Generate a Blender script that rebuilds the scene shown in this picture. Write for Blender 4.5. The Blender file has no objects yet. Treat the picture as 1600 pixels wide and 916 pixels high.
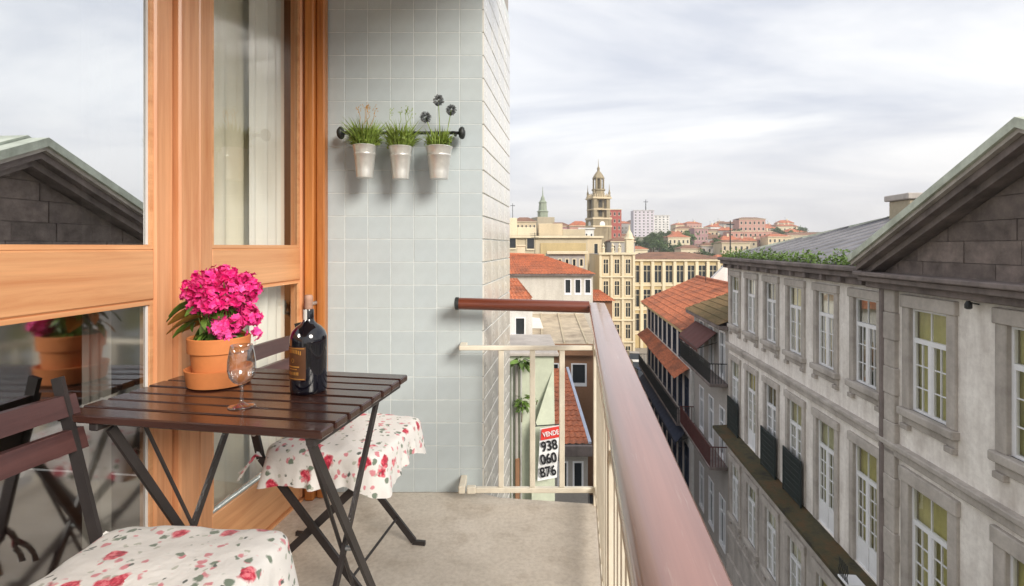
import bpy, math, random
from mathutils import Vector, Matrix, noise as mnoise
R = math.radians
PI = math.pi
random.seed(7)
scene = bpy.context.scene
C = bpy.data.collections.new("place"); scene.collection.children.link(C)

# ---------------------------------------------------------------- camera, sky, sun, exposure
EYE = 1.14          # metres above the balcony floor
F = 818.0           # focal length in photo pixels (1600 wide)
cam = bpy.data.cameras.new("camera"); camo = bpy.data.objects.new("camera", cam); C.objects.link(camo)
cam.sensor_width = 36.0; cam.lens = 36.0*F/1600.0
cam.shift_x = 0.0; cam.shift_y = -(458-385)/1600.0
cam.clip_start = 0.02; cam.clip_end = 9000
camo.location = (0, 0, EYE); camo.rotation_euler = (R(90), 0, 0)
scene.camera = camo

SUN_EL, SUN_AZ = R(28), R(143)      # azimuth clockwise from +Y: behind the camera, to the right
w = bpy.data.worlds.new("World"); scene.world = w; w.use_nodes = True
nt = w.node_tree; nt.nodes.clear()
def N(t, **k):
    n = nt.nodes.new(t)
    for a, b in k.items(): setattr(n, a, b)
    return n
L = lambda a, b: nt.links.new(a, b)
out = N('ShaderNodeOutputWorld'); bg = N('ShaderNodeBackground'); bg.inputs[1].default_value = 0.1
sky = N('ShaderNodeTexSky', sky_type='NISHITA'); sky.sun_disc = False
sky.sun_elevation = SUN_EL; sky.sun_rotation = SUN_AZ; sky.air_density = 1.0; sky.dust_density = 1.5
tc = N('ShaderNodeTexCoord'); sep = N('ShaderNodeSeparateXYZ'); L(tc.outputs['Generated'], sep.inputs[0])
mx = N('ShaderNodeMath', operation='MAXIMUM'); L(sep.outputs[2], mx.inputs[0]); mx.inputs[1].default_value = 0.0
ad = N('ShaderNodeMath', operation='ADD'); L(mx.outputs[0], ad.inputs[0]); ad.inputs[1].default_value = 0.16
dx = N('ShaderNodeMath', operation='DIVIDE'); L(sep.outputs[0], dx.inputs[0]); L(ad.outputs[0], dx.inputs[1])
dy = N('ShaderNodeMath', operation='DIVIDE'); L(sep.outputs[1], dy.inputs[0]); L(ad.outputs[0], dy.inputs[1])
cb = N('ShaderNodeCombineXYZ'); L(dx.outputs[0], cb.inputs[0]); L(dy.outputs[0], cb.inputs[1])
mp = N('ShaderNodeMapping'); mp.inputs['Rotation'].default_value = (0, 0, R(28)); mp.inputs['Scale'].default_value = (0.72, 1.12, 1); mp.inputs['Location'].default_value = (1.3, 0.4, 0)
L(cb.outputs[0], mp.inputs[0])
n1 = N('ShaderNodeTexNoise'); n1.inputs['Scale'].default_value = 0.85; n1.inputs['Detail'].default_value = 7; n1.inputs['Roughness'].default_value = 0.56; n1.inputs['Distortion'].default_value = 0.6
L(mp.outputs[0], n1.inputs['Vector'])
rp = N('ShaderNodeValToRGB'); L(n1.outputs['Fac'], rp.inputs[0])
e = rp.color_ramp.elements
e[0].position = 0.39; e[0].color = (3.75, 3.9, 4.3, 1)
e[1].position = 0.59; e[1].color = (5.75, 5.72, 5.68, 1)
m_ = e.new(0.48); m_.color = (4.65, 4.72, 4.92, 1)
# thin cover, the blue of the clear sky behind it
mixc = N('ShaderNodeMix', data_type='RGBA'); mixc.inputs['Factor'].default_value = 0.93
L(sky.outputs[0], mixc.inputs['A']); L(rp.outputs[0], mixc.inputs['B'])
# warm paling towards the horizon all the way round
hr = N('ShaderNodeMapRange'); hr.inputs['From Min'].default_value = 0.0; hr.inputs['From Max'].default_value = 0.22
hr.inputs['To Min'].default_value = 0.75; hr.inputs['To Max'].default_value = 0.0
L(mx.outputs[0], hr.inputs['Value'])
mixh = N('ShaderNodeMix', data_type='RGBA'); L(hr.outputs[0], mixh.inputs['Factor'])
L(mixc.outputs['Result'], mixh.inputs['A']); mixh.inputs['B'].default_value = (5.3, 5.02, 4.78, 1)
L(mixh.outputs['Result'], bg.inputs[0]); L(bg.outputs[0], out.inputs[0])

sun = bpy.data.lights.new("sun", 'SUN'); suno = bpy.data.objects.new("sun", sun); C.objects.link(suno)
sun.energy = 1.9; sun.angle = R(22); sun.color = (1.0, 0.93, 0.83)
sd = Vector((math.sin(SUN_AZ)*math.cos(SUN_EL), math.cos(SUN_AZ)*math.cos(SUN_EL), math.sin(SUN_EL)))
suno.rotation_euler = sd.to_track_quat('Z', 'Y').to_euler(); suno.location = (6, -12, 20)
scene.view_settings.view_transform = 'Standard'; scene.view_settings.look = 'None'
scene.view_settings.exposure = 1.05; scene.view_settings.gamma = 1.0
scene.cycles.max_bounces = 8; scene.cycles.transparent_max_bounces = 12
scene.cycles.caustics_reflective = False; scene.cycles.caustics_refractive = False

# ---------------------------------------------------------------- helpers
def lin(r, g, b):
    f = lambda c: (c/255/12.92) if c/255 <= 0.04045 else ((c/255+0.055)/1.055)**2.4
    return (f(r), f(g), f(b), 1.0)
def P(px, py, Z):                  # photo pixel at depth Z -> place
    return Vector(((px-800)/F*Z, Z, EYE-(py-385)/F*Z))

class Mt:
    """small builder for node materials"""
    def __init__(s, name):
        s.m = bpy.data.materials.new(name); s.m.use_nodes = True
        s.t = s.m.node_tree; s.b = s.t.nodes['Principled BSDF']; s.tc = s.t.nodes.new('ShaderNodeTexCoord')
    def n(s, t, **k):
        n = s.t.nodes.new(t)
        for a, b in k.items(): setattr(n, a, b)
        return n
    def l(s, a, b): s.t.links.new(a, b)
    def coords(s, scale=(1, 1, 1), kind='Object'):
        mp = s.n('ShaderNodeMapping'); mp.inputs['Scale'].default_value = scale
        s.l(s.tc.outputs[kind], mp.inputs[0]); return mp.outputs[0]
    def noise(s, scale, detail=4, rough=0.55, vec=None, dist=0.0):
        n = s.n('ShaderNodeTexNoise'); n.inputs['Scale'].default_value = scale; n.inputs['Detail'].default_value = detail
        n.inputs['Roughness'].default_value = rough; n.inputs['Distortion'].default_value = dist
        s.l(vec if vec is not None else s.tc.outputs['Object'], n.inputs['Vector']); return n.outputs['Fac']
    def ramp(s, fac, *stops):
        r = s.n('ShaderNodeValToRGB'); s.l(fac, r.inputs[0]); e = r.color_ramp.elements
        while len(e) < len(stops): e.new(0.5)
        for i, (p, c) in enumerate(stops):
            e[i].position = p; e[i].color = c if len(c) == 4 else (*c, 1)
        return r.outputs[0]
    def mix(s, fac, a, b, blend='MIX'):
        m = s.n('ShaderNodeMix', data_type='RGBA', blend_type=blend)
        if isinstance(fac, (int, float)): m.inputs['Factor'].default_value = fac
        else: s.l(fac, m.inputs['Factor'])
        for k, v in (('A', a), ('B', b)):
            if isinstance(v, tuple): m.inputs[k].default_value = v
            else: s.l(v, m.inputs[k])
        return m.outputs['Result']
    def rand(s):
        return s.n('ShaderNodeObjectInfo').outputs['Random']
    def col(s, c):
        if isinstance(c, tuple): s.b.inputs['Base Color'].default_value = c
        else: s.l(c, s.b.inputs['Base Color'])
    def rough(s, v):
        if isinstance(v, (int, float)): s.b.inputs['Roughness'].default_value = v
        else: s.l(v, s.b.inputs['Roughness'])
    def bump(s, h, strength=0.3, dist=0.01):
        b = s.n('ShaderNodeBump'); b.inputs['Strength'].default_value = strength; b.inputs['Distance'].default_value = dist
        s.l(h, b.inputs['Height']); s.l(b.outputs[0], s.b.inputs['Normal'])

def sc(c, k): return (min(1, c[0]*k), min(1, c[1]*k), min(1, c[2]*k), 1)
def plain(name, c, rough=0.6, var=0.18, scale=3.0, bump=0.15, bscale=40, metal=0, byobj=0.0, stretch=(1, 1, 1)):
    m = Mt(name); v = m.coords(stretch)
    f = m.noise(scale, 6, 0.6, v)
    c1 = m.ramp(f, (0.28, sc(c, 1-var)), (0.72, sc(c, 1+var)))
    if byobj:
        r = m.ramp(m.rand(), (0, (1-byobj,)*3), (1, (1+byobj,)*3))
        c1 = m.mix(1.0, c1, r, 'MULTIPLY')
    m.col(c1); m.rough(rough); m.b.inputs['Metallic'].default_value = metal
    if bump: m.bump(m.noise(bscale, 4, 0.6, v), bump, 0.01)
    return m.m
def stained(name, c, dirt, amount=0.5, rough=0.85, scale=0.6, streak=6.0, bump=0.3, bscale=18):
    """old render or stone: blotches and downward streaks of grime"""
    m = Mt(name)
    a = m.noise(scale, 8, 0.65)
    b = m.noise(1.0, 6, 0.6, m.coords((streak*0.35, streak*0.35, streak*0.05)))
    fine = m.noise(9, 5, 0.7)
    base = m.mix(m.ramp(fine, (0.3, (0, 0, 0)), (0.7, (1, 1, 1))), sc(c, 0.88), sc(c, 1.1))
    f = m.n('ShaderNodeMath', operation='MULTIPLY'); m.l(a, f.inputs[0]); m.l(b, f.inputs[1])
    g = m.ramp(f.outputs[0], (0.16, (0, 0, 0)), (0.42, (amount,)*3))
    m.col(m.mix(g, base, dirt)); m.rough(rough); m.bump(m.noise(bscale, 6, 0.65), bump, 0.01)
    return m.m
def wood(name, c, dark, axis=2, rough=0.35, freq=26, coat=0.0, bump=0.12, byobj=0.12):
    m = Mt(name); s = [freq]*3; s[axis] = freq*0.045
    v = m.coords(tuple(s))
    g = m.noise(1.0, 6, 0.65, v, 0.6)
    s2 = [90]*3; s2[axis] = 2.5
    g2 = m.noise(1.0, 3, 0.6, m.coords(tuple(s2)))
    k = m.ramp(g, (0.3, dark), (0.52, c), (0.75, sc(c, 1.18)))
    k = m.mix(m.ramp(g2, (0.35, (0.28,)*3), (0.6, (0, 0, 0))), k, dark)
    if byobj: k = m.mix(1.0, k, m.ramp(m.rand(), (0, (1-byobj,)*3), (1, (1+byobj,)*3)), 'MULTIPLY')
    m.col(k); m.rough(rough); m.b.inputs['Coat Weight'].default_value = coat; m.b.inputs['Coat Roughness'].default_value = 0.16
    if bump: m.bump(g2, bump, 0.003)
    return m.m
def pane_mat(name, base=0.35, tint=(0.9, 0.95, 0.93, 1), rough=0.0, wob=0.0, power=4.0):
    m = bpy.data.materials.new(name); m.use_nodes = True; t = m.node_tree; t.nodes.clear()
    o = t.nodes.new('ShaderNodeOutputMaterial'); mx = t.nodes.new('ShaderNodeMixShader')
    tr = t.nodes.new('ShaderNodeBsdfTransparent'); gl = t.nodes.new('ShaderNodeBsdfGlossy')
    tr.inputs[0].default_value = tint; gl.inputs['Roughness'].default_value = rough; gl.inputs[0].default_value = (0.93, 0.95, 0.97, 1)
    lf = t.nodes.new('ShaderNodeLayerWeight'); lf.inputs[0].default_value = 0.5; lw = t.nodes.new('ShaderNodeMath'); lw.operation = 'POWER'; lw.inputs[1].default_value = power; t.links.new(lf.outputs['Facing'], lw.inputs[0])
    mr = t.nodes.new('ShaderNodeMapRange'); mr.inputs['To Min'].default_value = base; mr.inputs['To Max'].default_value = 1.0
    mr.inputs['From Min'].default_value = 0.0
    t.links.new(lw.outputs[0], mr.inputs['Value']); t.links.new(mr.outputs[0], mx.inputs[0])
    t.links.new(tr.outputs[0], mx.inputs[1]); t.links.new(gl.outputs[0], mx.inputs[2]); t.links.new(mx.outputs[0], o.inputs[0])
    if wob:
        tc = t.nodes.new('ShaderNodeTexCoord'); n = t.nodes.new('ShaderNodeTexNoise'); n.inputs['Scale'].default_value = 1.6
        b = t.nodes.new('ShaderNodeBump'); b.inputs['Strength'].default_value = wob; b.inputs['Distance'].default_value = 0.02
        t.links.new(tc.outputs['Object'], n.inputs['Vector']); t.links.new(n.outputs['Fac'], b.inputs['Height']); t.links.new(b.outputs[0], gl.inputs['Normal'])
    return m

class MB:
    def __init__(s): s.v = []; s.f = []; s.mi = []; s.cur = 0
    def add(s, vs, fs):
        o = len(s.v); s.v += [tuple(p) for p in vs]; s.f += [tuple(i+o for i in f) for f in fs]; s.mi += [s.cur]*len(fs); return s
    def quad(s, a, b, c, d): return s.add([a, b, c, d], [(0, 1, 2, 3)])
    def box(s, x0, x1, y0, y1, z0, z1):
        return s.add([(x0, y0, z0), (x1, y0, z0), (x1, y1, z0), (x0, y1, z0), (x0, y0, z1), (x1, y0, z1), (x1, y1, z1), (x0, y1, z1)],
                     [(0, 3, 2, 1), (4, 5, 6, 7), (0, 1, 5, 4), (1, 2, 6, 5), (2, 3, 7, 6), (3, 0, 4, 7)])
    def cbox(s, x0, x1, y0, y1, z0, z1, c=0.004):
        """box with chamfered edges"""
        lo = (x0, y0, z0); hi = (x1, y1, z1); ix = {}; vs = []
        for i in (0, 1):
            for j in (0, 1):
                for k in (0, 1):
                    b = [(lo, hi)[i][0], (lo, hi)[j][1], (lo, hi)[k][2]]; sg = [1-2*i, 1-2*j, 1-2*k]
                    for a in range(3):
                        p = [b[q] + (0 if q == a else sg[q]*c) for q in range(3)]
                        ix[(i, j, k, a)] = len(vs); vs.append(p)
        fs = []
        for a in range(3):
            o = [q for q in range(3) if q != a]
            for sd_ in (0, 1):
                f = []
                for (m, n) in ((0, 0), (1, 0), (1, 1), (0, 1)):
                    t = [0, 0, 0]; t[a] = sd_; t[o[0]] = m; t[o[1]] = n; f.append(ix[(*t, a)])
                fs.append(tuple(f))
        for a in range(3):
            o = [q for q in range(3) if q != a]
            for m in (0, 1):
                for n in (0, 1):
                    t0 = [0, 0, 0]; t0[o[0]] = m; t0[o[1]] = n; t1 = list(t0); t1[a] = 1
                    fs.append((ix[(*t0, o[0])], ix[(*t1, o[0])], ix[(*t1, o[1])], ix[(*t0, o[1])]))
        for i in (0, 1):
            for j in (0, 1):
                for k in (0, 1): fs.append(tuple(ix[(i, j, k, a)] for a in range(3)))
        # orient outwards
        cx = Vector(((x0+x1)/2, (y0+y1)/2, (z0+z1)/2)); g = []
        for f in fs:
            p = [Vector(vs[i]) for i in f]; n = (p[1]-p[0]).cross(p[2]-p[0]); m = sum(p, Vector())/len(p)
            g.append(f if n.dot(m-cx) > 0 else tuple(reversed(f)))
        return s.add(vs, g)
    def tube(s, pts, r, n=8, cap=True):
        pts = [Vector(p) for p in pts]; rs = r if isinstance(r, (list, tuple)) else [r]*len(pts); rings = []; vs = []; fs = []
        up = None
        for i, p in enumerate(pts):
            d = ((pts[min(i+1, len(pts)-1)]-pts[max(i-1, 0)])).normalized()
            if up is None: up = Vector((0, 0, 1)) if abs(d.z) < 0.9 else Vector((1, 0, 0))
            a = d.cross(up).normalized(); b = a.cross(d).normalized(); up = b
            rings.append(len(vs)); vs += [p + (a*math.cos(t*2*PI/n)+b*math.sin(t*2*PI/n))*rs[i] for t in range(n)]
        for i in range(len(pts)-1):
            for t in range(n):
                fs.append((rings[i]+t, rings[i]+(t+1) % n, rings[i+1]+(t+1) % n, rings[i+1]+t))
        if cap: fs.append(tuple(range(n-1, -1, -1))); fs.append(tuple(range(rings[-1], rings[-1]+n)))
        return s.add(vs, fs)
    def bar(s, p, q, wid, thk, side=None):
        """flat bar from p to q"""
        p = Vector(p); q = Vector(q); d = (q-p).normalized()
        a = Vector(side) if side is not None else d.cross(Vector((0, 0, 1)))
        a = (a - d*a.dot(d)).normalized(); b = d.cross(a)
        vs = [e + a*(i*wid/2) + b*(j*thk/2) for e in (p, q) for (i, j) in ((-1, -1), (1, -1), (1, 1), (-1, 1))]
        return s.add(vs, [(0, 3, 2, 1), (4, 5, 6, 7), (0, 1, 5, 4), (1, 2, 6, 5), (2, 3, 7, 6), (3, 0, 4, 7)])
    def lathe(s, prof, n=24, c=(0, 0, 0), capb=True, capt=True, close=False):
        vs = []; fs = []
        for (r, z) in prof: vs += [(c[0]+r*math.cos(t*2*PI/n), c[1]+r*math.sin(t*2*PI/n), c[2]+z) for t in range(n)]
        k = len(prof)
        for i in range(k if close else k-1):
            j = (i+1) % k
            for t in range(n): fs.append((i*n+t, i*n+(t+1) % n, j*n+(t+1) % n, j*n+t))
        if not close:
            if capb: fs.append(tuple(range(n-1, -1, -1)))
            if capt: fs.append(tuple(range((k-1)*n, k*n)))
        return s.add(vs, fs)
    def prism(s, poly, h0, h1, axis=2):
        """polygon in the two other axes, pushed along axis"""
        def put(a, b, h):
            return {0: (h, a, b), 1: (a, h, b), 2: (a, b, h)}[axis]
        n = len(poly); vs = [put(a, b, h0) for a, b in poly]+[put(a, b, h1) for a, b in poly]
        fs = [tuple(range(n-1, -1, -1)), tuple(range(n, 2*n))]+[(i, (i+1) % n, n+(i+1) % n, n+i) for i in range(n)]
        return s.add(vs, fs)
    def mesh(s, name, mats, smooth=False, fixn=True):
        me = bpy.data.meshes.new(name); me.from_pydata(s.v, [], s.f)
        for m in (mats if isinstance(mats, (list, tuple)) else [mats]): me.materials.append(m)
        if len(me.materials) > 1: me.polygons.foreach_set('material_index', s.mi)
        if smooth: me.polygons.foreach_set('use_smooth', [True]*len(me.polygons))
        me.update()
        if fixn:
            import bmesh
            bm = bmesh.new(); bm.from_mesh(me); bmesh.ops.recalc_face_normals(bm, faces=bm.faces); bm.to_mesh(me); bm.free()
        if smooth and smooth != True:
            try: me.set_sharp_from_angle(angle=R(smooth))
            except Exception: pass
        return me
    def build(s, name, mats, parent=None, smooth=False, fixn=True, **kw):
        return place(name, s.mesh(name, mats, smooth, fixn), parent, **kw)
def place(name, me, parent=None, loc=None, rot=None, scale=None):
    o = bpy.data.objects.new(name, me); C.objects.link(o)
    if parent is not None: o.parent = parent
    if loc is not None: o.location = loc
    if rot is not None: o.rotation_euler = rot
    if scale is not None: o.scale = scale
    return o
def tag(o, label=None, cat=None, group=None, kind=None):
    if label: o['label'] = label
    if cat: o['category'] = cat
    if group: o['group'] = group
    if kind: o['kind'] = kind
    return o
def thing(name, label, cat, loc=(0, 0, 0), rz=0.0, group=None):
    o = bpy.data.objects.new(name, None); C.objects.link(o); o.location = loc; o.rotation_euler = (0, 0, rz); o.empty_display_size = 0.1
    return tag(o, label, cat, group)
KIDS = {}
def copy_tree(o, parent=None):
    c = o.copy(); C.objects.link(c)
    if parent is not None: c.parent = parent
    for ch in [x for x in o.children]: copy_tree(ch, c)
    return c
def holed(mb, s0, s1, z0, z1, holes, y=0.0, depth=0.25, out=1):
    """wall in the plane y with openings and their reveals running to y-depth*out"""
    S = sorted({s0, s1, *[v for h in holes for v in h[:2]]}); Zs = sorted({z0, z1, *[v for h in holes for v in h[2:]]})
    S = [v for v in S if s0 <= v <= s1]; Zs = [v for v in Zs if z0 <= v <= z1]
    for i in range(len(S)-1):
        for j in range(len(Zs)-1):
            a, b, c, d = S[i], S[i+1], Zs[j], Zs[j+1]; m, n = (a+b)/2, (c+d)/2
            if any(h[0] < m < h[1] and h[2] < n < h[3] for h in holes): continue
            mb.quad((a, y, c), (b, y, c), (b, y, d), (a, y, d))
    q = y-depth*out
    for (a, b, c, d) in holes:
        mb.quad((a, y, c), (a, q, c), (a, q, d), (a, y, d)); mb.quad((b, y, c), (b, y, d), (b, q, d), (b, q, c))
        mb.quad((a, y, d), (a, q, d), (b, q, d), (b, y, d)); mb.quad((a, y, c), (b, y, c), (b, q, c), (a, q, c))

# ---------------------------------------------------------------- materials
M = {}
M['stucco'] = stained('stucco', lin(246, 239, 232), lin(158, 143, 132), 0.55, scale=1.2, streak=11)
M['stone'] = stained('granite', lin(194, 186, 178), lin(116, 107, 100), 0.65, scale=1.2, bump=0.5)
M['stonedark'] = stained('weathered_granite', lin(134, 122, 118), lin(72, 64, 62), 0.8, scale=1.6, bump=0.6)
def stone_each():
    m = Mt('gable_stone'); f = m.noise(3.0, 8, 0.65); a = m.ramp(f, (0.3, lin(90, 80, 75)), (0.7, lin(142, 128, 121)))
    a = m.mix(1.0, a, m.ramp(m.rand(), (0, (0.75,)*3), (1, (1.2,)*3)), 'MULTIPLY')
    m.col(a); m.rough(0.9); m.bump(m.noise(20, 6, 0.7), 0.5, 0.02); return m.m
M['gstone'] = stone_each()
M['white'] = plain('white_window_paint', lin(236, 236, 238), 0.45, 0.05, 4, 0.05)
M['flash'] = stained('lichened_lead', lin(206, 212, 196), lin(112, 116, 98), 0.7, 0.6, 1.5)
M['slate'] = stained('slate', lin(138, 136, 140), lin(92, 92, 96), 0.7, 0.55, 1.0)
M['moss'] = (lambda m: (m.col(m.ramp(m.noise(1.1, 8, 0.7), (0.34, lin(44, 40, 34)), (0.48, lin(74, 68, 44)), (0.62, lin(92, 68, 42)), (0.75, lin(72, 82, 40)))), m.rough(0.95), m.bump(m.noise(14, 6), 0.7, 0.03), m.m)[-1])(Mt('mossy_ledge'))
M['iron'] = plain('black_iron', lin(38, 42, 42), 0.5, 0.2, 10, 0.1)
M['dgreen'] = plain('dark_green_paint', lin(30, 42, 42), 0.45, 0.25, 6, 0.1)
M['blind'] = plain('olive_blind', lin(196, 186, 118), 0.8, 0.2, 2.2, 0.2, 8)
M['blindpale'] = plain('pale_olive_blind', lin(200, 196, 158), 0.8, 0.25, 2.2, 0.2, 8); M['blinddim'] = plain('dim_blind', lin(120, 116, 92), 0.8, 0.3, 2.2, 0.2, 8)
M['sheer'] = plain('net_and_reflected_beige', lin(236, 230, 208), 0.85, 0.1, 3, 0.3, 12)
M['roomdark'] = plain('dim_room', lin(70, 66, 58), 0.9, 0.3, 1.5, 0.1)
M['pane'] = pane_mat('window_pane', 0.16, (0.95, 0.96, 0.93, 1), 0.0, 0.03)
M['doorpane'] = pane_mat('coated_door_pane', 0.88, (0.72, 0.75, 0.74, 1), 0.0, 0.006)
M['doorpane2'] = pane_mat('clear_door_pane', 0.16, (0.95, 0.96, 0.95, 1), 0.0, 0.006); M['doorpanelow'] = pane_mat('lower_door_pane', 0.42, (0.8, 0.82, 0.8, 1), 0.075, 0.03)
M['woodv'] = wood('cedar_upright', lin(216, 158, 114), lin(196, 130, 86), 2, 0.38, coat=0.2)
M['woodh'] = wood('cedar_rail', lin(224, 168, 120), lin(204, 140, 94), 0, 0.38, coat=0.2)
M['woodjamb'] = wood('cedar_jamb', lin(200, 128, 66), lin(164, 94, 42), 2, 0.4, coat=0.2)
M['rail'] = wood('varnished_handrail', lin(166, 112, 92), lin(134, 84, 64), 1, 0.32, 14, coat=1.0, bump=0.03, byobj=0); M['rail'].node_tree.nodes['Principled BSDF'].inputs['Coat IOR'].default_value = 2.1; M['rail'].node_tree.nodes['Principled BSDF'].inputs['Coat Roughness'].default_value = 0.14
def wear(mt, amt=0.35):
    t = mt.node_tree; p = t.nodes['Principled BSDF']; tc = t.nodes.new('ShaderNodeTexCoord'); mp = t.nodes.new('ShaderNodeMapping'); mp.inputs['Scale'].default_value = (60, 3, 60); n = t.nodes.new('ShaderNodeTexNoise'); n.inputs['Scale'].default_value = 2.0; n.inputs['Detail'].default_value = 6; n.inputs['Roughness'].default_value = 0.7
    n2 = t.nodes.new('ShaderNodeTexNoise'); n2.inputs['Scale'].default_value = 7; n2.inputs['Detail'].default_value = 8; n2.inputs['Roughness'].default_value = 0.75
    t.links.new(tc.outputs['Object'], mp.inputs[0]); t.links.new(mp.outputs[0], n.inputs['Vector']); t.links.new(tc.outputs['Object'], n2.inputs['Vector'])
    mr = t.nodes.new('ShaderNodeMapRange'); mr.inputs['From Min'].default_value = .3; mr.inputs['From Max'].default_value = .7; mr.inputs['To Min'].default_value = .05; mr.inputs['To Max'].default_value = .24; t.links.new(n2.outputs['Fac'], mr.inputs['Value']); t.links.new(mr.outputs[0], p.inputs['Coat Roughness'])
    old = p.inputs['Base Color'].links[0].from_socket; mx = t.nodes.new('ShaderNodeMix'); mx.data_type = 'RGBA'; r = t.nodes.new('ShaderNodeValToRGB'); r.color_ramp.elements[0].position = .60; r.color_ramp.elements[1].position = .70; r.color_ramp.elements[1].color = (amt,)*3+(1,)
    t.links.new(n.outputs['Fac'], r.inputs[0]); t.links.new(r.outputs[0], mx.inputs['Factor']); t.links.new(old, mx.inputs['A']); mx.inputs['B'].default_value = lin(204, 178, 160); t.links.new(mx.outputs['Result'], p.inputs['Base Color'])
wear(M['rail'])
M['railx'] = wood('varnished_end_rail', lin(118, 56, 34), lin(84, 36, 22), 0, 0.34, 14, coat=0.5, bump=0.03, byobj=0)
M['cream'] = stained('cream_railing_paint', lin(236, 230, 213), lin(172, 138, 98), 0.4, 0.5, 3.0, bump=0.1)
M['tablewood'] = wood('dark_stained_acacia', lin(66, 42, 36), lin(40, 24, 22), 0, 0.24, 30, coat=0.35)
M['chairwood'] = wood('dark_stained_slat', lin(84, 56, 54), lin(60, 38, 38), 1, 0.38, 30, coat=0.2)
M['steel'] = plain('dark_powder_steel', lin(50, 46, 46), 0.42, 0.2, 12, 0.05)
M['terra'] = stained('terracotta_pot', lin(226, 142, 82), lin(190, 112, 66), 0.5, 0.75, 5, bump=0.12)
M['soil'] = plain('soil', lin(60, 44, 34), 0.95, 0.4, 30, 0.8)
M['zinc'] = plain('whitewashed_zinc', lin(222, 222, 218), 0.3, 0.14, 14, 0.1, metal=0.5)
M['brasslabel'] = None
def tile_mat(name, c):
    m = Mt(name); f = m.noise(14, 4, 0.5)
    a = m.ramp(f, (0.3, sc(c, 0.95)), (0.7, sc(c, 1.04)))
    a = m.mix(1.0, a, m.ramp(m.rand(), (0, (0.965, 0.97, 0.975)), (0.5, (1, 1, 1)), (1, (1.025, 1.02, 1.005))), 'MULTIPLY')
    m.col(a); m.rough(m.ramp(m.noise(5, 4), (0.3, (0.12,)*3), (0.7, (0.3,)*3)))
    m.bump(m.noise(22, 3), 0.06, 0.004); m.b.inputs['Coat Weight'].default_value = 0.3; m.b.inputs['Coat Roughness'].default_value = 0.08
    return m.m
M['tile'] = tile_mat('glazed_celadon_tile', lin(190, 201, 205))
M['tileside'] = tile_mat('sky_whitened_tile', lin(222, 220, 212))  # side face: sky light put into the colour as a whiter glaze
M['grout'] = plain('pale_grout', lin(210, 216, 216), 0.9, 0.1, 20, 0.3, 80)
M['groutdark'] = plain('grey_grout', lin(150, 146, 134), 0.9, 0.2, 20, 0.3, 80)
def concrete():
    m = Mt('balcony_screed'); a = m.noise(1.7, 8, 0.65); b = m.noise(60, 4, 0.6); v = m.noise(6, 6, 0.7)
    c = m.ramp(a, (0.3, lin(184, 175, 162)), (0.5, lin(210, 201, 188)), (0.7, lin(224, 216, 204)))
    c = m.mix(m.ramp(v, (0.52, (0, 0, 0)), (0.72, (0.5,)*3)), c, lin(150, 134, 114))
    c = m.mix(m.ramp(b, (0.3, (0.25,)*3), (0.6, (0, 0, 0))), c, lin(130, 116, 100))
    m.col(c); m.rough(0.82); m.bump(b, 0.25, 0.004); return m.m
M['screed'] = concrete()
M['soffit'] = wood('timber_soffit', lin(214, 178, 118), lin(176, 136, 80), 1, 0.6)
def floral():
    m = Mt('rose_print_cotton')
    def vor(scale, off, rnd=1.0):
        mp = m.n('ShaderNodeMapping'); mp.inputs['Location'].default_value = off; mp.inputs['Scale'].default_value = (scale,)*3
        wv = m.n('ShaderNodeTexNoise'); wv.inputs['Scale'].default_value = 42; m.l(m.tc.outputs['Object'], wv.inputs['Vector'])
        ad_ = m.n('ShaderNodeVectorMath', operation='MULTIPLY_ADD'); m.l(wv.outputs['Color'], ad_.inputs[0]); ad_.inputs[1].default_value = (0.028,)*3; m.l(m.tc.outputs['Object'], ad_.inputs[2])
        m.l(ad_.outputs[0], mp.inputs[0])
        v = m.n('ShaderNodeTexVoronoi'); v.inputs['Scale'].default_value = 1.0; v.inputs['Randomness'].default_value = rnd; m.l(mp.outputs[0], v.inputs['Vector']); return v
    c = (0.82, 0.80, 0.77, 1)
    base = c
    def layer(cur, scale, off, r, colr, cull, edge=0.05):
        v = vor(scale, off)
        a = m.n('ShaderNodeMapRange'); a.inputs['From Min'].default_value = r+edge; a.inputs['From Max'].default_value = r-edge; m.l(v.outputs['Distance'], a.inputs['Value'])
        sp = m.n('ShaderNodeSeparateColor'); m.l(v.outputs['Color'], sp.inputs[0])
        g = m.n('ShaderNodeMath', operation='GREATER_THAN'); m.l(sp.outputs[0], g.inputs[0]); g.inputs[1].default_value = cull
        k = m.n('ShaderNodeMath', operation='MULTIPLY'); m.l(a.outputs[0], k.inputs[0]); m.l(g.outputs[0], k.inputs[1])
        if callable(colr): colr = colr(v, sp)
        return m.mix(k.outputs[0], cur, colr)
    cur = layer(base, 44, (3, 1, 7), 0.27, lin(190, 192, 180), 0.66)
    cur = layer(cur, 34, (9, 4, 2), 0.28, lin(216, 140, 148), 0.52)
    cur = layer(cur, 33, (0.3, 5, 0), 0.30, lin(120, 134, 118), 0.68)
    def rose(v, sp):
        rr = m.noise(70, 3, 0.6)
        return m.ramp(rr, (0.35, lin(150, 26, 50)), (0.5, lin(206, 52, 78)), (0.62, lin(236, 130, 140)))
    cur = layer(cur, 17, (0.2, 0.7, 0.4), 0.34, rose, 0.50)
    cur = layer(cur, 42, (6, 2, 3), 0.22, lin(92, 100, 94), 0.80)
    m.col(cur); m.rough(0.85); m.bump(m.noise(9, 4, 0.6), 0.35, 0.02); m.b.inputs['Sheen Weight'].default_value = 0.2
    return m.m
M['floral'] = floral()
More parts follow.
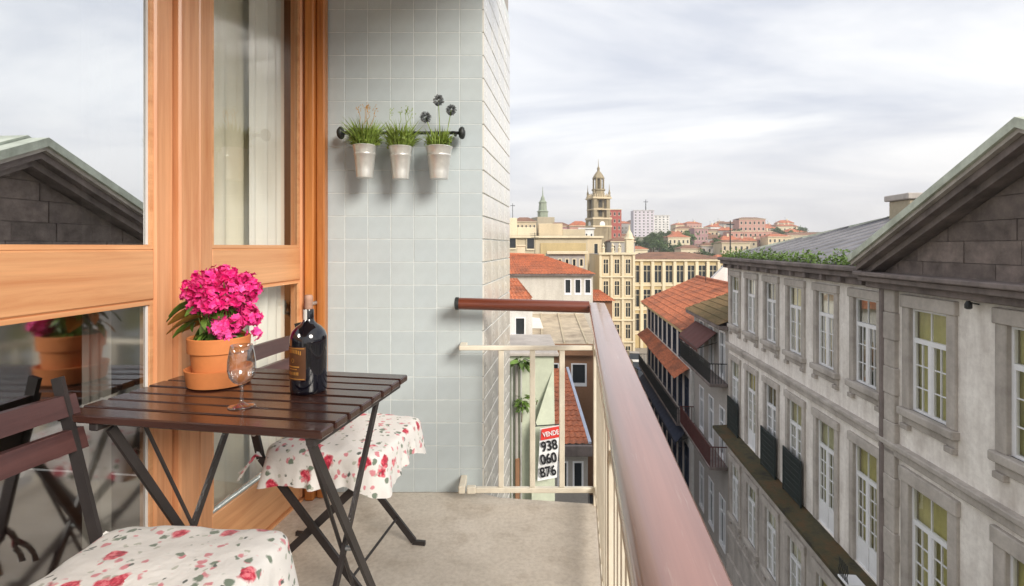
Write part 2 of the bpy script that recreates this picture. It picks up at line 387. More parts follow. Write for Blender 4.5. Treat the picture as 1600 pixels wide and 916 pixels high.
def petal():
    m = Mt('magenta_petal'); c = m.ramp(m.rand(), (0, lin(214, 10, 100)), (0.5, lin(240, 26, 134)), (1, lin(248, 80, 165)))
    c = m.mix(m.ramp(m.noise(60, 2), (0.4, (0, 0, 0)), (0.7, (0.5,)*3)), c, lin(248, 110, 175))
    m.col(c); m.rough(0.55); m.b.inputs['Transmission Weight'].default_value = 0.0; m.b.inputs['Subsurface Weight'].default_value = 0.0; return m.m
M['petal'] = petal()
M['leaf'] = plain('plant_leaf', lin(92, 120, 48), 0.45, 0.3, 30, 0.1, byobj=0.35)
M['leafold'] = plain('yellowing_leaf', lin(176, 132, 62), 0.5, 0.3, 20, 0.1)
M['herb'] = plain('herb_blade', lin(128, 150, 66), 0.5, 0.35, 25, 0.0)
M['allium'] = plain('dry_allium_head', lin(112, 116, 118), 0.8, 0.25, 60, 0.0)
def glassm(name, c, rough=0.0, ior=1.5):
    m = Mt(name); m.b.inputs['Base Color'].default_value = c; m.b.inputs['Transmission Weight'].default_value = 1.0
    m.b.inputs['Roughness'].default_value = rough; m.b.inputs['IOR'].default_value = ior; return m.m
M['glass'] = pane_mat('clear_drinking_glass', 0.06, (0.93, 0.94, 0.94, 1), power=2.0)
M['bottle'] = (lambda m: (m.col((0.004, 0.004, 0.008, 1)), m.rough(0.06), setattr(m.b.inputs['Coat Weight'], 'default_value', 0.5), m.m)[-1])(Mt('black_bottle_glass'))
M['blacklabel'] = plain('brown_gold_label', lin(86, 52, 28), 0.5, 0.2, 60, 0.05)
M['gold'] = plain('gold_print', lin(206, 150, 74), 0.4, 0.15, 60, 0.0, metal=0.4)
M['cork'] = plain('stopper_wood', lin(176, 136, 116), 0.6, 0.15, 30, 0.2)
M['paper'] = plain('white_paper', lin(230, 228, 224), 0.7, 0.05, 10, 0.05)
M['ctn'] = plain('white_curtain', lin(246, 243, 232), 0.9, 0.06, 6, 0.3, 60, stretch=(1, 1, 0.1))
M['silver'] = plain('silver_weatherstrip', lin(196, 204, 206), 0.3, 0.08, 10, 0.0, metal=0.7)
def rooftile(name, c, c2, ang=0):
    """clay pantile colour and weather; the rolls are built in geometry"""
    m = Mt(name); a = m.noise(0.7, 8, 0.7); b = m.noise(7, 5, 0.7)
    k = m.ramp(a, (0.3, c2), (0.55, c)); k = m.mix(m.ramp(b, (0.35, (0.55,)*3), (0.6, (0, 0, 0))), k, sc(c2, 0.7))
    m.col(k); m.rough(0.85); m.bump(b, 0.4, 0.05); return m.m
M['tiles_red'] = rooftile('terracotta_rooftile', lin(206, 122, 84), lin(128, 84, 66))
M['tiles_old'] = rooftile('mossy_rooftile', lin(128, 104, 70), lin(92, 84, 52))
M['tiles_brown'] = rooftile('brown_rooftile', lin(150, 108, 84), lin(104, 78, 62))
M['asphalt'] = plain('asphalt', (0.055, 0.054, 0.053, 1), 0.9, 0.25, 0.8, 0.4, 60)
M['paving'] = plain('granite_paving', lin(150, 145, 138), 0.85, 0.2, 1.5, 0.3, 30)
M['earth'] = (lambda m: (m.col(m.ramp(m.noise(0.02, 8, 0.7), (0.35, lin(86, 92, 62)), (0.55, lin(120, 112, 92)), (0.7, lin(138, 124, 104)))), m.rough(0.95), m.m)[-1])(Mt('town_ground'))
def wallm(name, c, dirt=None, amt=0.45): 
    M[name] = stained(name, c, dirt or sc(c, 0.55), amt, 0.9, 0.25, 3.0, 0.1, 6); return M[name]
wallm('w_cream', lin(226, 212, 182)); wallm('w_white', lin(232, 230, 226), lin(150, 146, 138), 0.6); wallm('w_ochre', lin(200, 178, 132)); wallm('w_beige', lin(202, 188, 160))
wallm('w_green', lin(206, 212, 190)); wallm('w_pink', lin(196, 152, 138)); wallm('w_red', lin(176, 92, 82)); wallm('w_grey', lin(176, 170, 164)); wallm('w_brown', lin(150, 112, 84))
wallm('w_blue', lin(196, 204, 222)); wallm('w_sand', lin(214, 196, 164)); wallm('w_lilac', lin(214, 206, 214)); wallm('w_granite', lin(176, 164, 140)); wallm('w_putty', lin(212, 208, 198), lin(140, 132, 120), 0.65); wallm('w_tower', lin(166, 152, 124), lin(88, 78, 64), 0.6); wallm('w_mauve', lin(176, 138, 138))
M['sheet_roof'] = stained('weathered_sheet_roof', lin(206, 190, 164), lin(128, 112, 96), 0.8, 0.8, 0.8, 3.0)
M['darkwin'] = (lambda m: (m.col((0.03, 0.035, 0.04, 1)), m.rough(0.12), m.m)[-1])(Mt('dark_far_pane'))
M['navy'] = plain('navy_awning', lin(40, 52, 76), 0.8, 0.2, 3, 0.2)
M['maroon'] = plain('maroon_awning', lin(92, 48, 44), 0.8, 0.2, 3, 0.2)
M['copper'] = stained('verdigris_copper', lin(150, 160, 140), lin(110, 112, 96), 0.5)
M['bark'] = plain('bark', lin(96, 78, 60), 0.9, 0.25, 5, 0.4)
M['crown'] = plain('tree_foliage', lin(84, 104, 56), 0.7, 0.4, 0.35, 0.0, byobj=0.25)
M['weed'] = plain('gutter_weed', lin(96, 122, 52), 0.6, 0.4, 3, 0.0)
M['redpaint'] = plain('red_sign_print', lin(214, 60, 52), 0.5, 0.06, 8, 0.0)
M['blackprint'] = plain('black_print', lin(24, 24, 28), 0.6, 0.05, 8, 0.0)
M['signwhite'] = plain('white_sign_sheet', lin(236, 236, 236), 0.5, 0.04, 8, 0.0)
# ==SETTING==
GZ = -14.0                          # street level
EZ = EYE - GZ                       # eye height above the street
def smooth(a, b, x):
    t = max(0, min(1, (x-a)/(b-a))); return t*t*(3-2*t)
def hill(x, y): 
    return GZ - 0.05 + 27*smooth(105, 430, y) + 1.6*smooth(120, 300, y)*mnoise.noise(Vector((x*0.012, y*0.012, 0.3)))
# ground sheet reaching the horizon, flat below the street and rising to the far hill
g = MB(); ys = [-300, -120, -60]+[-30+10*i for i in range(16)]+[130+15*i for i in range(24)]+[520, 650, 900, 1400, 2500, 5000]
xs = [-4000, -1500, -600, -300]+[-200+16*i for i in range(32)]+[330, 420, 700, 1500, 4000]
g.v = [(x, y, hill(x, y)) for y in ys for x in xs]; nx = len(xs)
g.f = [(j*nx+i, j*nx+i+1, (j+1)*nx+i+1, (j+1)*nx+i) for j in range(len(ys)-1) for i in range(nx-1)]; g.mi = [0]*len(g.f)
tag(g.build('ground', M['earth'], smooth=True), kind='structure')
SD = Vector((0.11, 0.994, 0)); SN = Vector((0.994, -0.11, 0))
def strip(name, o0, o1, h, mat, th=0.0, y0=-45, y1=100):
    m = MB(); a = Vector((4.2, 0, GZ+h))
    pts = [a+SN*o0+SD*y0, a+SN*o1+SD*y0, a+SN*o1+SD*y1, a+SN*o0+SD*y1]
    if th:
        m.add([*pts, *[p-Vector((0, 0, th)) for p in pts]], [(0, 1, 2, 3), (4, 7, 6, 5), (0, 4, 5, 1), (1, 5, 6, 2), (2, 6, 7, 3), (3, 7, 4, 0)])
    else: m.quad(*pts)
    return tag(m.build(name, mat), kind='structure')
strip('road', -3.0, 2.2, 0.0, M['asphalt'])
strip('pavement', -4.3, -3.0, 0.12, M['paving'], 0.2); strip('pavement', 2.2, 4.2, 0.12, M['paving'], 0.2)
sq = MB(); sq.quad((8, 50, GZ-0.02), (40, 50, GZ-0.02), (40, 100, GZ-0.02), (8, 100, GZ-0.02)); tag(sq.build('square', M['paving']), kind='structure')

# ---------------------------------------------------------------- our balcony: floor, ceiling, room
DANG = R(83.1); DO = Vector((-0.97, 2.105, 0))            # door line: local x runs away from the camera, local y into the room
fl = MB()
fl.prism([(-1.55, -2.2), (-1.02, 2.1), (-0.95, 2.425), (-0.15, 2.425), (-0.06, 2.375), (0.375, 2.315), (0.375-0.128*4.5, -2.2)], -0.16, 0.0)
tag(fl.build('balcony_floor', M['screed']), kind='structure')
cl = MB(); cl.prism([(-1.75, -2.2), (-1.02, 2.43), (-0.16, 2.43), (0.30, 2.33), (0.30-0.128*4.5, -2.2)], 2.62, 2.78)
tag(cl.build('balcony_ceiling', M['soffit']), kind='structure')
rm = thing('room', None, None, DO, DANG); rm['kind'] = 'structure'
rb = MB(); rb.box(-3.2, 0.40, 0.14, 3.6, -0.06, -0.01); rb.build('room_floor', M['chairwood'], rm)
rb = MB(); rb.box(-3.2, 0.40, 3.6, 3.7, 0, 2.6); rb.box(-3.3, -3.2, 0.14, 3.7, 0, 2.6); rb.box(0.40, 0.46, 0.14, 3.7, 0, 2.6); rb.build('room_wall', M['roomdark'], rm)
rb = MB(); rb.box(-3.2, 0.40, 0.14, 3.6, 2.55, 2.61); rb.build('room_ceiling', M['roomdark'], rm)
ab = thing('apartment_building', 'our own apartment house carrying the balcony, render whitened to bounce light', 'building', DO, DANG)
bb = MB(); bb.box(-16, 1.25, 0.10, 7, GZ, -0.17); bb.box(-16, 1.25, 0.10, 7, 2.63, 6.5); bb.box(-16, -3.31, 0.10, 7, -0.17, 2.63); bb.box(-3.31, 1.25, 3.72, 7, -0.17, 2.63)
bb.build('wall', M['w_white'], ab)  # wall whitened to bounce sunlight onto the facade opposite

# ---------------------------------------------------------------- tiled wall: front face frontal, side face along the street
tw = thing('tiled_wall', 'pale celadon glazed tile wall at the end of the balcony', 'wall', (-0.133, 2.42, 0))
core = MB(); ns = Vector((0.128, 1)).normalized()
q = [(-0.80, 0.008), (-0.006, 0.008), (-0.006+0.128*0.92, 0.93), (-0.95, 0.93), (-0.95, 0.40), (-0.80, 0.30)]
core.prism(q, 0.0, 2.62); core.build('wall_body', M['grout'], tw)
core = MB(); core.prism([(-0.79, 0.0302), (-0.009, 0.0302), (-0.009+0.128*0.92, 0.925), (-0.79, 0.925)], GZ, -0.002); core.prism([(-0.79, 0.02), (-0.009, 0.02), (-0.009+0.128*0.92, 0.92), (-0.79, 0.92)], 2.622, 6.4); core.build('column', M['w_grey'], tw)
T = 0.1065
tm = MB(); tm.cbox(-T/2+0.0016, T/2-0.0016, -0.0052, 0.004, -T/2+0.0016, T/2-0.0016, 0.0008); tme = tm.mesh('tile', M['tile'])
i = 0
for r in range(24):
    for c in range(7):
        o = place('tile', tme, tw, (-0.056-c*T, 0.0122+random.uniform(-.0004, .0004), 0.055+r*T), (random.gauss(0, .0035), 0, random.gauss(0, .0035)))
ts = MB(); ts.cbox(-0.004, 0.006, -0.23/2+0.002, 0.23/2-0.002, -T/2+0.0024, T/2-0.0024, 0.0018); tse = ts.mesh('tile', M['tileside'])
sa = -math.atan2(0.128, 1)
for r in range(-6, 24):
    for c in range(4):
        p = Vector((0, 0)) + ns*(0.118+c*0.2315)
        place('tile', tse, tw, (p.x-0.004, p.y+0.004, 0.055+r*T), (0, random.gauss(0, .003), sa+random.gauss(0, .003)))

# ---------------------------------------------------------------- wooden glazed doors
def rect_frame(parent, x0, x1, y0, y1, z0, z1, sw0, sw1, rails, pm, strip_=True):
    """leaf: two stiles, rails [(z0,z1)], panes between them"""
    for (a, b) in ((x0, x0+sw0), (x1-sw1, x1)):
        m = MB(); m.cbox(a, b, y0, y1, z0, z1, 0.006); m.build('stile', M['woodv'], parent)
    for (a, b) in rails:
        m = MB(); m.cbox(x0+sw0-0.002, x1-sw1+0.002, y0+0.004, y1-0.004, a, b, 0.006); m.build('door_rail', M['woodh'], parent)
    for (r0, r1) in zip(rails[:-1], rails[1:]):
        xa, xb, za, zb = x0+sw0, x1-sw1, r0[1], r1[0]; yc = y0+0.017
        m = MB(); m.quad((xa, yc, za), (xb, yc, za), (xb, yc, zb), (xa, yc, zb)); m.build('pane', pm if za > 0.9 or pm is not M['doorpane'] else M['doorpanelow'], parent, fixn=False)
        m = MB(); t = 0.012
        for (a, b, c, d) in ((xa, xa+t, za, zb), (xb-t, xb, za, zb), (xa+t, xb-t, za, za+t), (xa+t, xb-t, zb-t, zb)):
            m.box(a, b, y0+0.007, yc-0.001, c, d)
        m.build('glazing_bead', M['woodh'], parent)
DD = R(1.5); D1 = thing('glazed_door', 'wide cedar framed glass door mirroring the gable across the street', 'door', DO+Vector((math.cos(DANG), math.sin(DANG), 0))*-0.512-Vector((math.cos(DANG+DD), math.sin(DANG+DD), 0))*-0.512, DANG+DD)
rect_frame(D1, -2.75, -0.512, 0.0, 0.055, 0.012, 2.5, 0.09, 0.072, [(0.012, 0.235), (0.983, 1.132), (2.36, 2.5)], M['doorpane'])
m = MB(); m.box(-0.604, -0.597, 0.0125, 0.0165, 0.25, 0.97); m.box(-0.604, -0.597, 0.0125, 0.0165, 1.145, 2.35); m.build('spacer_bar', M['paper'], D1)
D2 = thing('glazed_door', 'narrow cedar framed glass door next to the tiled wall', 'door', DO, DANG)
rect_frame(D2, -0.402, 0.325, 0.0, 0.055, 0.012, 2.5, 0.066, 0.088, [(0.012, 0.228), (0.988, 1.133), (2.36, 2.5)], M['doorpane2'])
m = MB(); m.cbox(-0.33, 0.232, 0.005, 0.022, 0.2285, 0.242, 0.003); m.build('weather_strip', M['silver'], D2)
h = MB(); h.cbox(0.262, 0.30, -0.012, -0.0005, 0.80, 0.93, 0.004); h.tube([(0.281, -0.012, 0.885), (0.281, -0.05, 0.885), (0.20, -0.055, 0.885)], 0.009, 8); h.build('handle', M['silver'], D2, smooth=40)
DF = thing('door_frame', 'fixed cedar posts and sill holding both glass doors', 'door frame', DO, DANG)
m = MB(); m.cbox(-0.508, -0.462, -0.018, 0.07, 0.0, 2.6, 0.006); m.cbox(-0.459, -0.406, -0.006, 0.07, 0.0, 2.6, 0.006); m.box(-0.464, -0.457, 0.02, 0.06, 0, 2.6); m.build('centre_post', M['woodv'], DF)
m = MB(); m.cbox(-2.9, 0.3, -0.01, 0.075, 2.505, 2.615, 0.006); m.build('head', M['woodh'], DF)
m = MB(); m.box(-2.9, 0.29, -0.005, 0.11, -0.02, 0.010); m.build('sill', M['woodh'], DF)
JB = thing('door_jamb', 'dark cedar upright post between narrow door and tiles', 'door post', (-0.868, 2.395, 0))
m = MB(); m.cbox(-0.062, -0.020, -0.055, 0.022, 0.0, 2.615, 0.006); m.build('inner_jamb', M['woodjamb'], JB)
m = MB(); m.cbox(-0.018, 0.020, -0.030, 0.022, 0.0, 2.615, 0.006); m.build('outer_jamb', M['woodjamb'], JB)
m = MB(); m.tube([(-0.04, -0.056, 0.84), (-0.04, -0.075, 0.84), (-0.04, -0.078, 0.90)], 0.008, 8); m.build('latch', M['silver'], JB, smooth=40)
# curtains inside, plus a beige sheet for the reflected tiles
def curtain(name, label, x0, x1, y, z0, z1, amp, wl, mat):
    t = thing(name, label, 'curtain', DO, DANG); m = MB(); n = max(12, int((x1-x0)/0.008))
    for k in range(n+1):
        x = x0+(x1-x0)*k/n; yy = y+amp*math.sin(2*PI*x/wl)+amp*0.5*math.sin(2*PI*x/wl*0.43+1)
        m.v += [(x, yy, z0), (x, yy+0.004, z1)]
    m.f = [(2*k, 2*k+2, 2*k+3, 2*k+1) for k in range(n)]; m.mi = [0]*n
    m.build('cloth', mat, t, smooth=True, fixn=False)
    r = MB(); r.tube([(x0-0.05, y, z1+0.01), (x1+0.05, y, z1+0.01)], 0.012, 8); r.build('curtain_rail', M['silver'], t)
curtain('curtain', 'beige sheet standing in for the tile reflection in the narrow door', -0.36, 0.20, 0.19, 0.03, 2.42, 0.014, 0.11, M['sheer'])  # added cloth; its beige stands in for the tiled wall mirrored in the glass
curtain('curtain', 'white pleated curtain behind the narrow glass door', 0.05, 0.30, 0.13, 0.03, 2.42, 0.022, 0.085, M['ctn'])
curtain('curtain', 'grey curtain gathered at the edge of the wide glass door', -0.70, -0.615, 0.12, 0.03, 2.42, 0.012, 0.04, M['w_grey'])

# ---------------------------------------------------------------- railing
RL = thing('balcony_railing', 'cream metal railing with wide brown varnished handrail', 'railing', (0.34, 2.32, 0))
ra = -R(7.3)
def side(mb, name, mat, **k): return mb.build(name, mat, RL, rot=(0, 0, ra), **k)
m = MB()
prof = [(0.0, 0.864), (0.004, 0.854), (0.069, 0.854), (0.074, 0.860), (0.0745, 0.880), (0.0705, 0.8860), (0.036, 0.8880), (0.006, 0.8865), (0.001, 0.881)]
nseg = 40
for k in range(nseg+1):
    y = 0.035-4.2*k/nseg; m.v += [(a, y, b) for a, b in prof]
np_ = len(prof)
m.f = [(k*np_+i, k*np_+(i+1) % np_, (k+1)*np_+(i+1) % np_, (k+1)*np_+i) for k in range(nseg) for i in range(np_)]+[tuple(range(np_)), tuple(range(nseg*np_, (nseg+1)*np_))]
m.mi = [0]*len(m.f); side(m, 'handrail', M['rail'], smooth=50)
m = MB(); m.box(0.028, 0.058, -4.1, 0.01, 0.812, 0.8535); side(m, 'handrail_plate', M['cream'])
m = MB(); m.cbox(0.026, 0.052, -4.1, -0.022, 0.672, 0.692, 0.003); side(m, 'upper_rail', M['cream'])
m = MB(); m.cbox(0.026, 0.052, -4.1, -0.022, 0.062, 0.086, 0.003); side(m, 'lower_rail', M['cream'])
pm_ = MB(); pm_.cbox(-0.018, 0.018, -0.018, 0.018, -0.12, 0.8115, 0.003); pme = pm_.mesh('post', M['cream'])
bm_ = MB(); bm_.cbox(-0.009, 0.009, -0.009, 0.009, 0.0865, 0.6715, 0.002); bme = bm_.mesh('baluster', M['cream'])
cr, sr = math.cos(ra), math.sin(ra)
def rl(x, y): return (x*cr-y*sr, x*sr+y*cr, 0)
for y in (0.0, -1.15, -2.3, -3.45): place('post', pme, RL, rl(0.038, y), (0, 0, ra))
y = -0.118
while y > -3.4:
    if all(abs(y-p) > 0.04 for p in (-1.15, -2.3)): place('baluster', bme, RL, rl(0.039, y), (0, 0, ra))
    y -= 0.092
m = MB(); m.tube([(-0.575, 0, 0.886), (-0.001, -0.012, 0.872)], 0.0265, 14); m.build('end_handrail', M['railx'], RL, smooth=50)
m = MB(); m.lathe([(0.02, 0), (0.028, 0.004), (0.028, 0.018), (0.02, 0.022)], 14); m.build('end_cap', M['iron'], RL, loc=(-0.594, 0.0, 0.8865), rot=(0, R(90), 0), smooth=40)
m = MB(); m.cbox(-0.575, 0.02, -0.011, 0.011, 0.680, 0.700, 0.003); m.build('end_upper_rail', M['cream'], RL)
m = MB(); m.cbox(-0.50, 0.02, -0.011, 0.011, 0.050, 0.073, 0.003); m.build('end_lower_rail', M['cream'], RL)
for q_ in ((-0.577, -0.548, -0.012, 0.11, 0.047, 0.080, 0.004), (-0.577, -0.545, 0.012, 0.10, 0.683, 0.697, 0.003), (-0.577, -0.555, 0.02, 0.10, 0.87, 0.90, 0.003)): m = MB(); m.cbox(*q_); m.build('wall_bracket', M['cream'], RL)
m = MB(); m.cbox(-0.54, -0.50, -0.014, 0.014, 0.047, 0.078, 0.004); m.build('rail_socket', M['cream'], RL)
em = MB(); em.cbox(-0.012, 0.012, -0.006, 0.006, 0.0735, 0.6795, 0.002); eme = em.mesh('baluster', M['cream'])
for px in (783, 832, 878): place('baluster', eme, RL, ((px-800)/F*2.32-0.34, 0, 0))

# ---------------------------------------------------------------- table
TB = thing('folding_table', 'dark brown slatted folding table by the cedar door', 'table', (-0.690, 1.405, 0), -R(10))
TL, TW = 0.672, 0.500
ns_ = 8; sw = TW/ns_
sm = MB(); sm.cbox(-TL/2, TL/2, -sw/2+0.0045, sw/2-0.0045, 0.731, 0.750, 0.003); sme = sm.mesh('slat', M['tablewood'])
for k in range(ns_): place('slat', sme, TB, (random.uniform(-.001, .001), -TW/2+sw*(k+0.5), random.uniform(-.0008, .0008)))
for x in (-0.245, 0.305):
    m = MB(); m.cbox(x-0.012, x+0.012, -TW/2+0.012, TW/2-0.012, 0.711, 0.7305, 0.003); m.build('batten', M['steel'], TB)
for x, dxi in ((-0.225, 0.03), (0.290, -0.03)):
    sg = 1 if x > 0 else -1
    m = MB(); m.bar((x, -0.210, 0.711), (x, 0.210, 0.004), 0.021, 0.010, side=(0, 1, 0.7)); m.build('leg', M['steel'], TB)
    m = MB(); m.bar((x+dxi, 0.210, 0.711), (x+dxi*1.1, -0.210, 0.004), 0.018, 0.010, side=(0, 1, -0.7)); m.build('leg', M['steel'], TB)
    m = MB(); m.tube([(x-0.012*sg, 0, 0.357), (x+dxi-0.008*sg, 0, 0.357)], 0.006, 8); m.build('pivot', M['silver'], TB)
    m = MB(); m.tube([(x+dxi*1.4, -0.16, 0.705), (x+dxi*1.4, 0.07, 0.210)], 0.005, 6); m.build('stay', M['steel'], TB)
m = MB(); m.tube([(-0.225, 0.205, 0.012), (0.290, 0.205, 0.012)], 0.008, 8); m.build('foot_bar', M['steel'], TB)
m = MB(); m.tube([(-0.225, -0.205, 0.012), (0.295, -0.205, 0.012)], 0.008, 8); m.build('foot_bar', M['steel'], TB)

# ---------------------------------------------------------------- chairs and cushions
def make_chair(label, loc, rz):
    t = thing('folding_chair', label, 'chair', loc, rz, 'slatted folding chairs at the balcony table')
    for y in (-0.185, 0.185):
        m = MB(); m.bar((-0.315, y, 0.835), (-0.215, y, 0.45), 0.026, 0.010, side=(1, 0, .3)); m.bar((-0.215, y, 0.452), (0.17, y, 0.012), 0.024, 0.010, side=(1, 0, .8))
        m.bar((0.165, y, 0.008), (0.215, y, 0.008), 0.016, 0.012, side=(0, 0, 1)); m.build('back_leg', M['steel'], t)
        yi = y*0.90
        m = MB(); m.bar((0.17, yi, 0.432), (-0.27, yi, 0.012), 0.024, 0.010, side=(1, 0, -.8)); m.bar((-0.265, yi, 0.008), (-0.31, yi, 0.008), 0.016, 0.012, side=(0, 0, 1)); m.build('front_leg', M['steel'], t)
        m = MB(); m.lathe([(0.006, -0.002), (0.009, 0), (0.006, 0.003)], 10); m.build('rivet', M['paper'], t, loc=(-0.238, y+(0.0052 if y > 0 else -0.0052), 0.53), rot=(R(-90) if y > 0 else R(90), 0, 0))
    for z, x in ((0.770, -0.291), (0.692, -0.271)):
        m = MB(); n = 10; th = 0.016; hh = 0.0235
        for k in range(n+1):
            y = -0.207+0.414*k/n; bx = -0.018*(1-(y/0.207)**2)
            m.v += [(x+bx-th/2+0.006, y, z-hh), (x+bx+th/2+0.006, y, z-hh), (x+bx+th/2-0.008, y, z+hh), (x+bx-th/2-0.008, y, z+hh)]
        m.f = [(4*k+i, 4*k+(i+1) % 4, 4*k+4+(i+1) % 4, 4*k+4+i) for k in range(n) for i in range(4)]+[(3, 2, 1, 0), (4*n, 4*n+1, 4*n+2, 4*n+3)]; m.mi = [0]*len(m.f)
        m.build('back_slat', M['chairwood'], t)
    for k in range(5):
        m = MB(); x = -0.17+k*0.082; m.cbox(x-0.034, x+0.034, -0.175, 0.175, 0.432, 0.448, 0.003); m.build('seat_slat', M['chairwood'], t)
    m = MB(); m.tube([(0.10, -0.185, 0.092), (0.10, 0.185, 0.092)], 0.005, 6); m.build('stretcher', M['steel'], t)
    m = MB(); m.tube([(-0.19, -0.166, 0.085), (-0.19, 0.166, 0.085)], 0.005, 6); m.build('stretcher', M['steel'], t)
    return t
def make_cushion(label, loc, rz, seed, hx=0.205, hy=0.205):
    rnd = random.Random(seed)
    t = thing('seat_cushion', label, 'cushion', loc, rz, 'rose print seat cushions with ruffled skirts')
    n = 160; rings = []
    def outline(a, k=1.0):
        c, s_ = math.cos(a), math.sin(a); p = 10.0
        r = (abs(c)**p+abs(s_)**p)**(-1/p); return c*r*hx*k, s_*r*hy*k
    prof = [(0.02, 0.052), (0.25, 0.0515), (0.5, 0.049), (0.7, 0.046), (0.84, 0.044), (0.92, 0.041), (0.97, 0.035), (0.995, 0.024), (1.008, 0.004)]
    m = MB(); rows = []
    for (k, z) in prof:
        row = []
        for i in range(n):
            a = 2*PI*i/n; x, y = outline(a, k)
            wob = 0.006*mnoise.noise(Vector((x*9, y*9, seed)))*(k < 0.99) + 0.004*mnoise.noise(Vector((x*22, y*22, seed+5)))
            row.append((x, y, 0.449+z+wob))
        rows.append(row)
    ph = [rnd.uniform(0, 6) for _ in range(4)]
    for j in range(1, 7):                       # ruffled skirt hanging over the slats
        d = j/6; row = []
        for i in range(n):
            a = 2*PI*i/n; x, y = outline(a, 1.012)
            nrm = Vector((x, y)).normalized(); per = i/n*2*PI
            corner = abs(math.sin(2*a))**6
            wv = 0.5*math.sin(19*per+ph[0])+0.35*math.sin(31*per+ph[1])+0.3*math.sin(11*per+ph[2])
            off = d*(0.006+0.013*wv+0.012*corner); 
            row.append((x+nrm.x*off, y+nrm.y*off, 0.452-d*(0.066+0.012*math.sin(5*per+ph[3])+0.030*corner)))
        rows.append(row)
    for r in rows: m.v += r
    k = len(rows)
    m.f = [(j*n+i, j*n+(i+1) % n, (j+1)*n+(i+1) % n, (j+1)*n+i) for j in range(k-1) for i in range(n)]+[tuple(range(n))]; m.mi = [0]*len(m.f)
    m.build('cover', M['floral'], t, smooth=True)
    for sy in (-1, 1):                          # tie strings at the back corners
        m = MB()
        for q_ in range(2):
            p0 = Vector((-hx-0.004, sy*(hy-0.02), 0.462)); pts = [p0]
            for s_ in range(6): pts.append(pts[-1]+Vector((-0.014+0.006*rnd.uniform(-1, 1), sy*0.004+0.012*rnd.uniform(-1, 1), (0.012 if s_ < 1 else -0.016)+0.004*rnd.uniform(-1, 1))))
            for a, b in zip(pts[:-1], pts[1:]): m.bar(a, b, 0.014, 0.002, side=(0.3, 1, 0.2))
        m.build('tie', M['floral'], t)
    return t
make_chair('folding chair pushed under the far side of the table', (-0.574, 1.850, 0), -R(9.7))
make_cushion('rose print cushion on the far chair behind the table', (-0.574, 1.850, 0), -R(9.7), 3)
make_chair('folding chair in the left foreground with purple brown back slats', (-0.755, 1.010, 0), -R(4))
make_cushion('rose print cushion in the foreground filling the bottom left corner', (-0.725, 1.012, 0), -R(3), 11, 0.215, 0.215)

# ---------------------------------------------------------------- things on the table
TZ = 0.7505; TS = 0.892
PT = thing('flower_pot', 'terracotta pot of magenta flowers on the dark table', 'potted plant', (-0.830, 1.485, TZ), 0.4); PT.scale = (TS,)*3
m = MB(); m.lathe([(0.078, 0), (0.090, 0.004), (0.0965, 0.046), (0.098, 0.054), (0.092, 0.055), (0.088, 0.046), (0.080, 0.012), (0.0, 0.010)], 36, capt=False); m.build('saucer', M['terra'], PT, smooth=40)
m = MB(); m.lathe([(0.066, 0.013), (0.072, 0.014), (0.081, 0.105), (0.0885, 0.107), (0.0905, 0.150), (0.088, 0.1525), (0.080, 0.150), (0.077, 0.130), (0.074, 0.122)], 36, capt=False); m.build('pot', M['terra'], PT, smooth=40)
m = MB(); m.lathe([(0.076, 0.128), (0.05, 0.133), (0.0, 0.134)], 24, capb=False, capt=False); m.build('soil', M['soil'], PT)
def leaf_mesh(mat, L_=0.05, W_=0.026, name='leaf', curl=0.012):
    m = MB(); n = 4
    for k in range(n+1):
        t = k/n; wd = W_*math.sin(PI*min(0.98, t*0.9+0.06))**0.8; z = -curl*t*t*3
        m.v += [(t*L_, -wd/2, z+0.004), (t*L_, 0, z), (t*L_, wd/2, z+0.004)]
    m.f = [f for k in range(n) for f in ((3*k, 3*k+3, 3*k+4, 3*k+1), (3*k+1, 3*k+4, 3*k+5, 3*k+2))]; m.mi = [0]*len(m.f)
    return m.mesh(name, mat, True, False)
def floret_cluster(seed):
    rr = random.Random(seed); m = MB()
    for q_ in range(11):
        d = Vector((rr.gauss(0, 1), rr.gauss(0, 1), rr.gauss(0.35, 1))).normalized(); c = d*rr.uniform(0.011, 0.021)
        a = d.orthogonal().normalized(); b = d.cross(a); r0 = rr.uniform(0, 6)
        for k in range(5):
            t = r0+k*2*PI/5; u = a*math.cos(t)+b*math.sin(t); v_ = d.cross(u); R_ = rr.uniform(0.010, 0.0135)
            m.add([c, c+u*R_*0.55-v_*R_*0.42+d*0.003, c+u*R_+d*rr.uniform(0.001, 0.007), c+u*R_*0.55+v_*R_*0.42+d*0.003], [(0, 1, 2, 3)])
    return m.mesh('flower_cluster', M['petal'], False, False)
cls = [floret_cluster(s) for s in range(5)]; lf = leaf_mesh(M['leaf']); lfo = leaf_mesh(M['leafold'], 0.085, 0.05, 'leaf', 0.02)
rr = random.Random(5)
spots = []
while len(spots) < 76:
    a = rr.uniform(0, 2*PI); z = rr.uniform(-1, 1); k = math.sqrt(1-z*z)
    p = Vector((0.008+0.090*k*math.cos(a), -0.004+0.088*k*math.sin(a), 0.290+0.066*z))*1.0
    p += Vector((rr.gauss(0, .008), rr.gauss(0, .008), rr.gauss(0, .006)))
    if z < -0.5 and rr.random() < 0.5: continue
    spots.append(p)
for q_ in range(15): spots.append(Vector((0.03+rr.gauss(0, .03), -0.06+rr.gauss(0, .015), 0.178+rr.gauss(0, .02))))
for q_ in range(9): spots.append(Vector((0.085+rr.gauss(0, .012), -0.02+rr.gauss(0, .015), 0.205+rr.gauss(0, .018))))
for p in spots: place('flower_cluster', rr.choice(cls), PT, p, (rr.uniform(0, 6), rr.uniform(0, 6), rr.uniform(0, 6)), (rr.uniform(.85, 1.2),)*3)
st = MB()
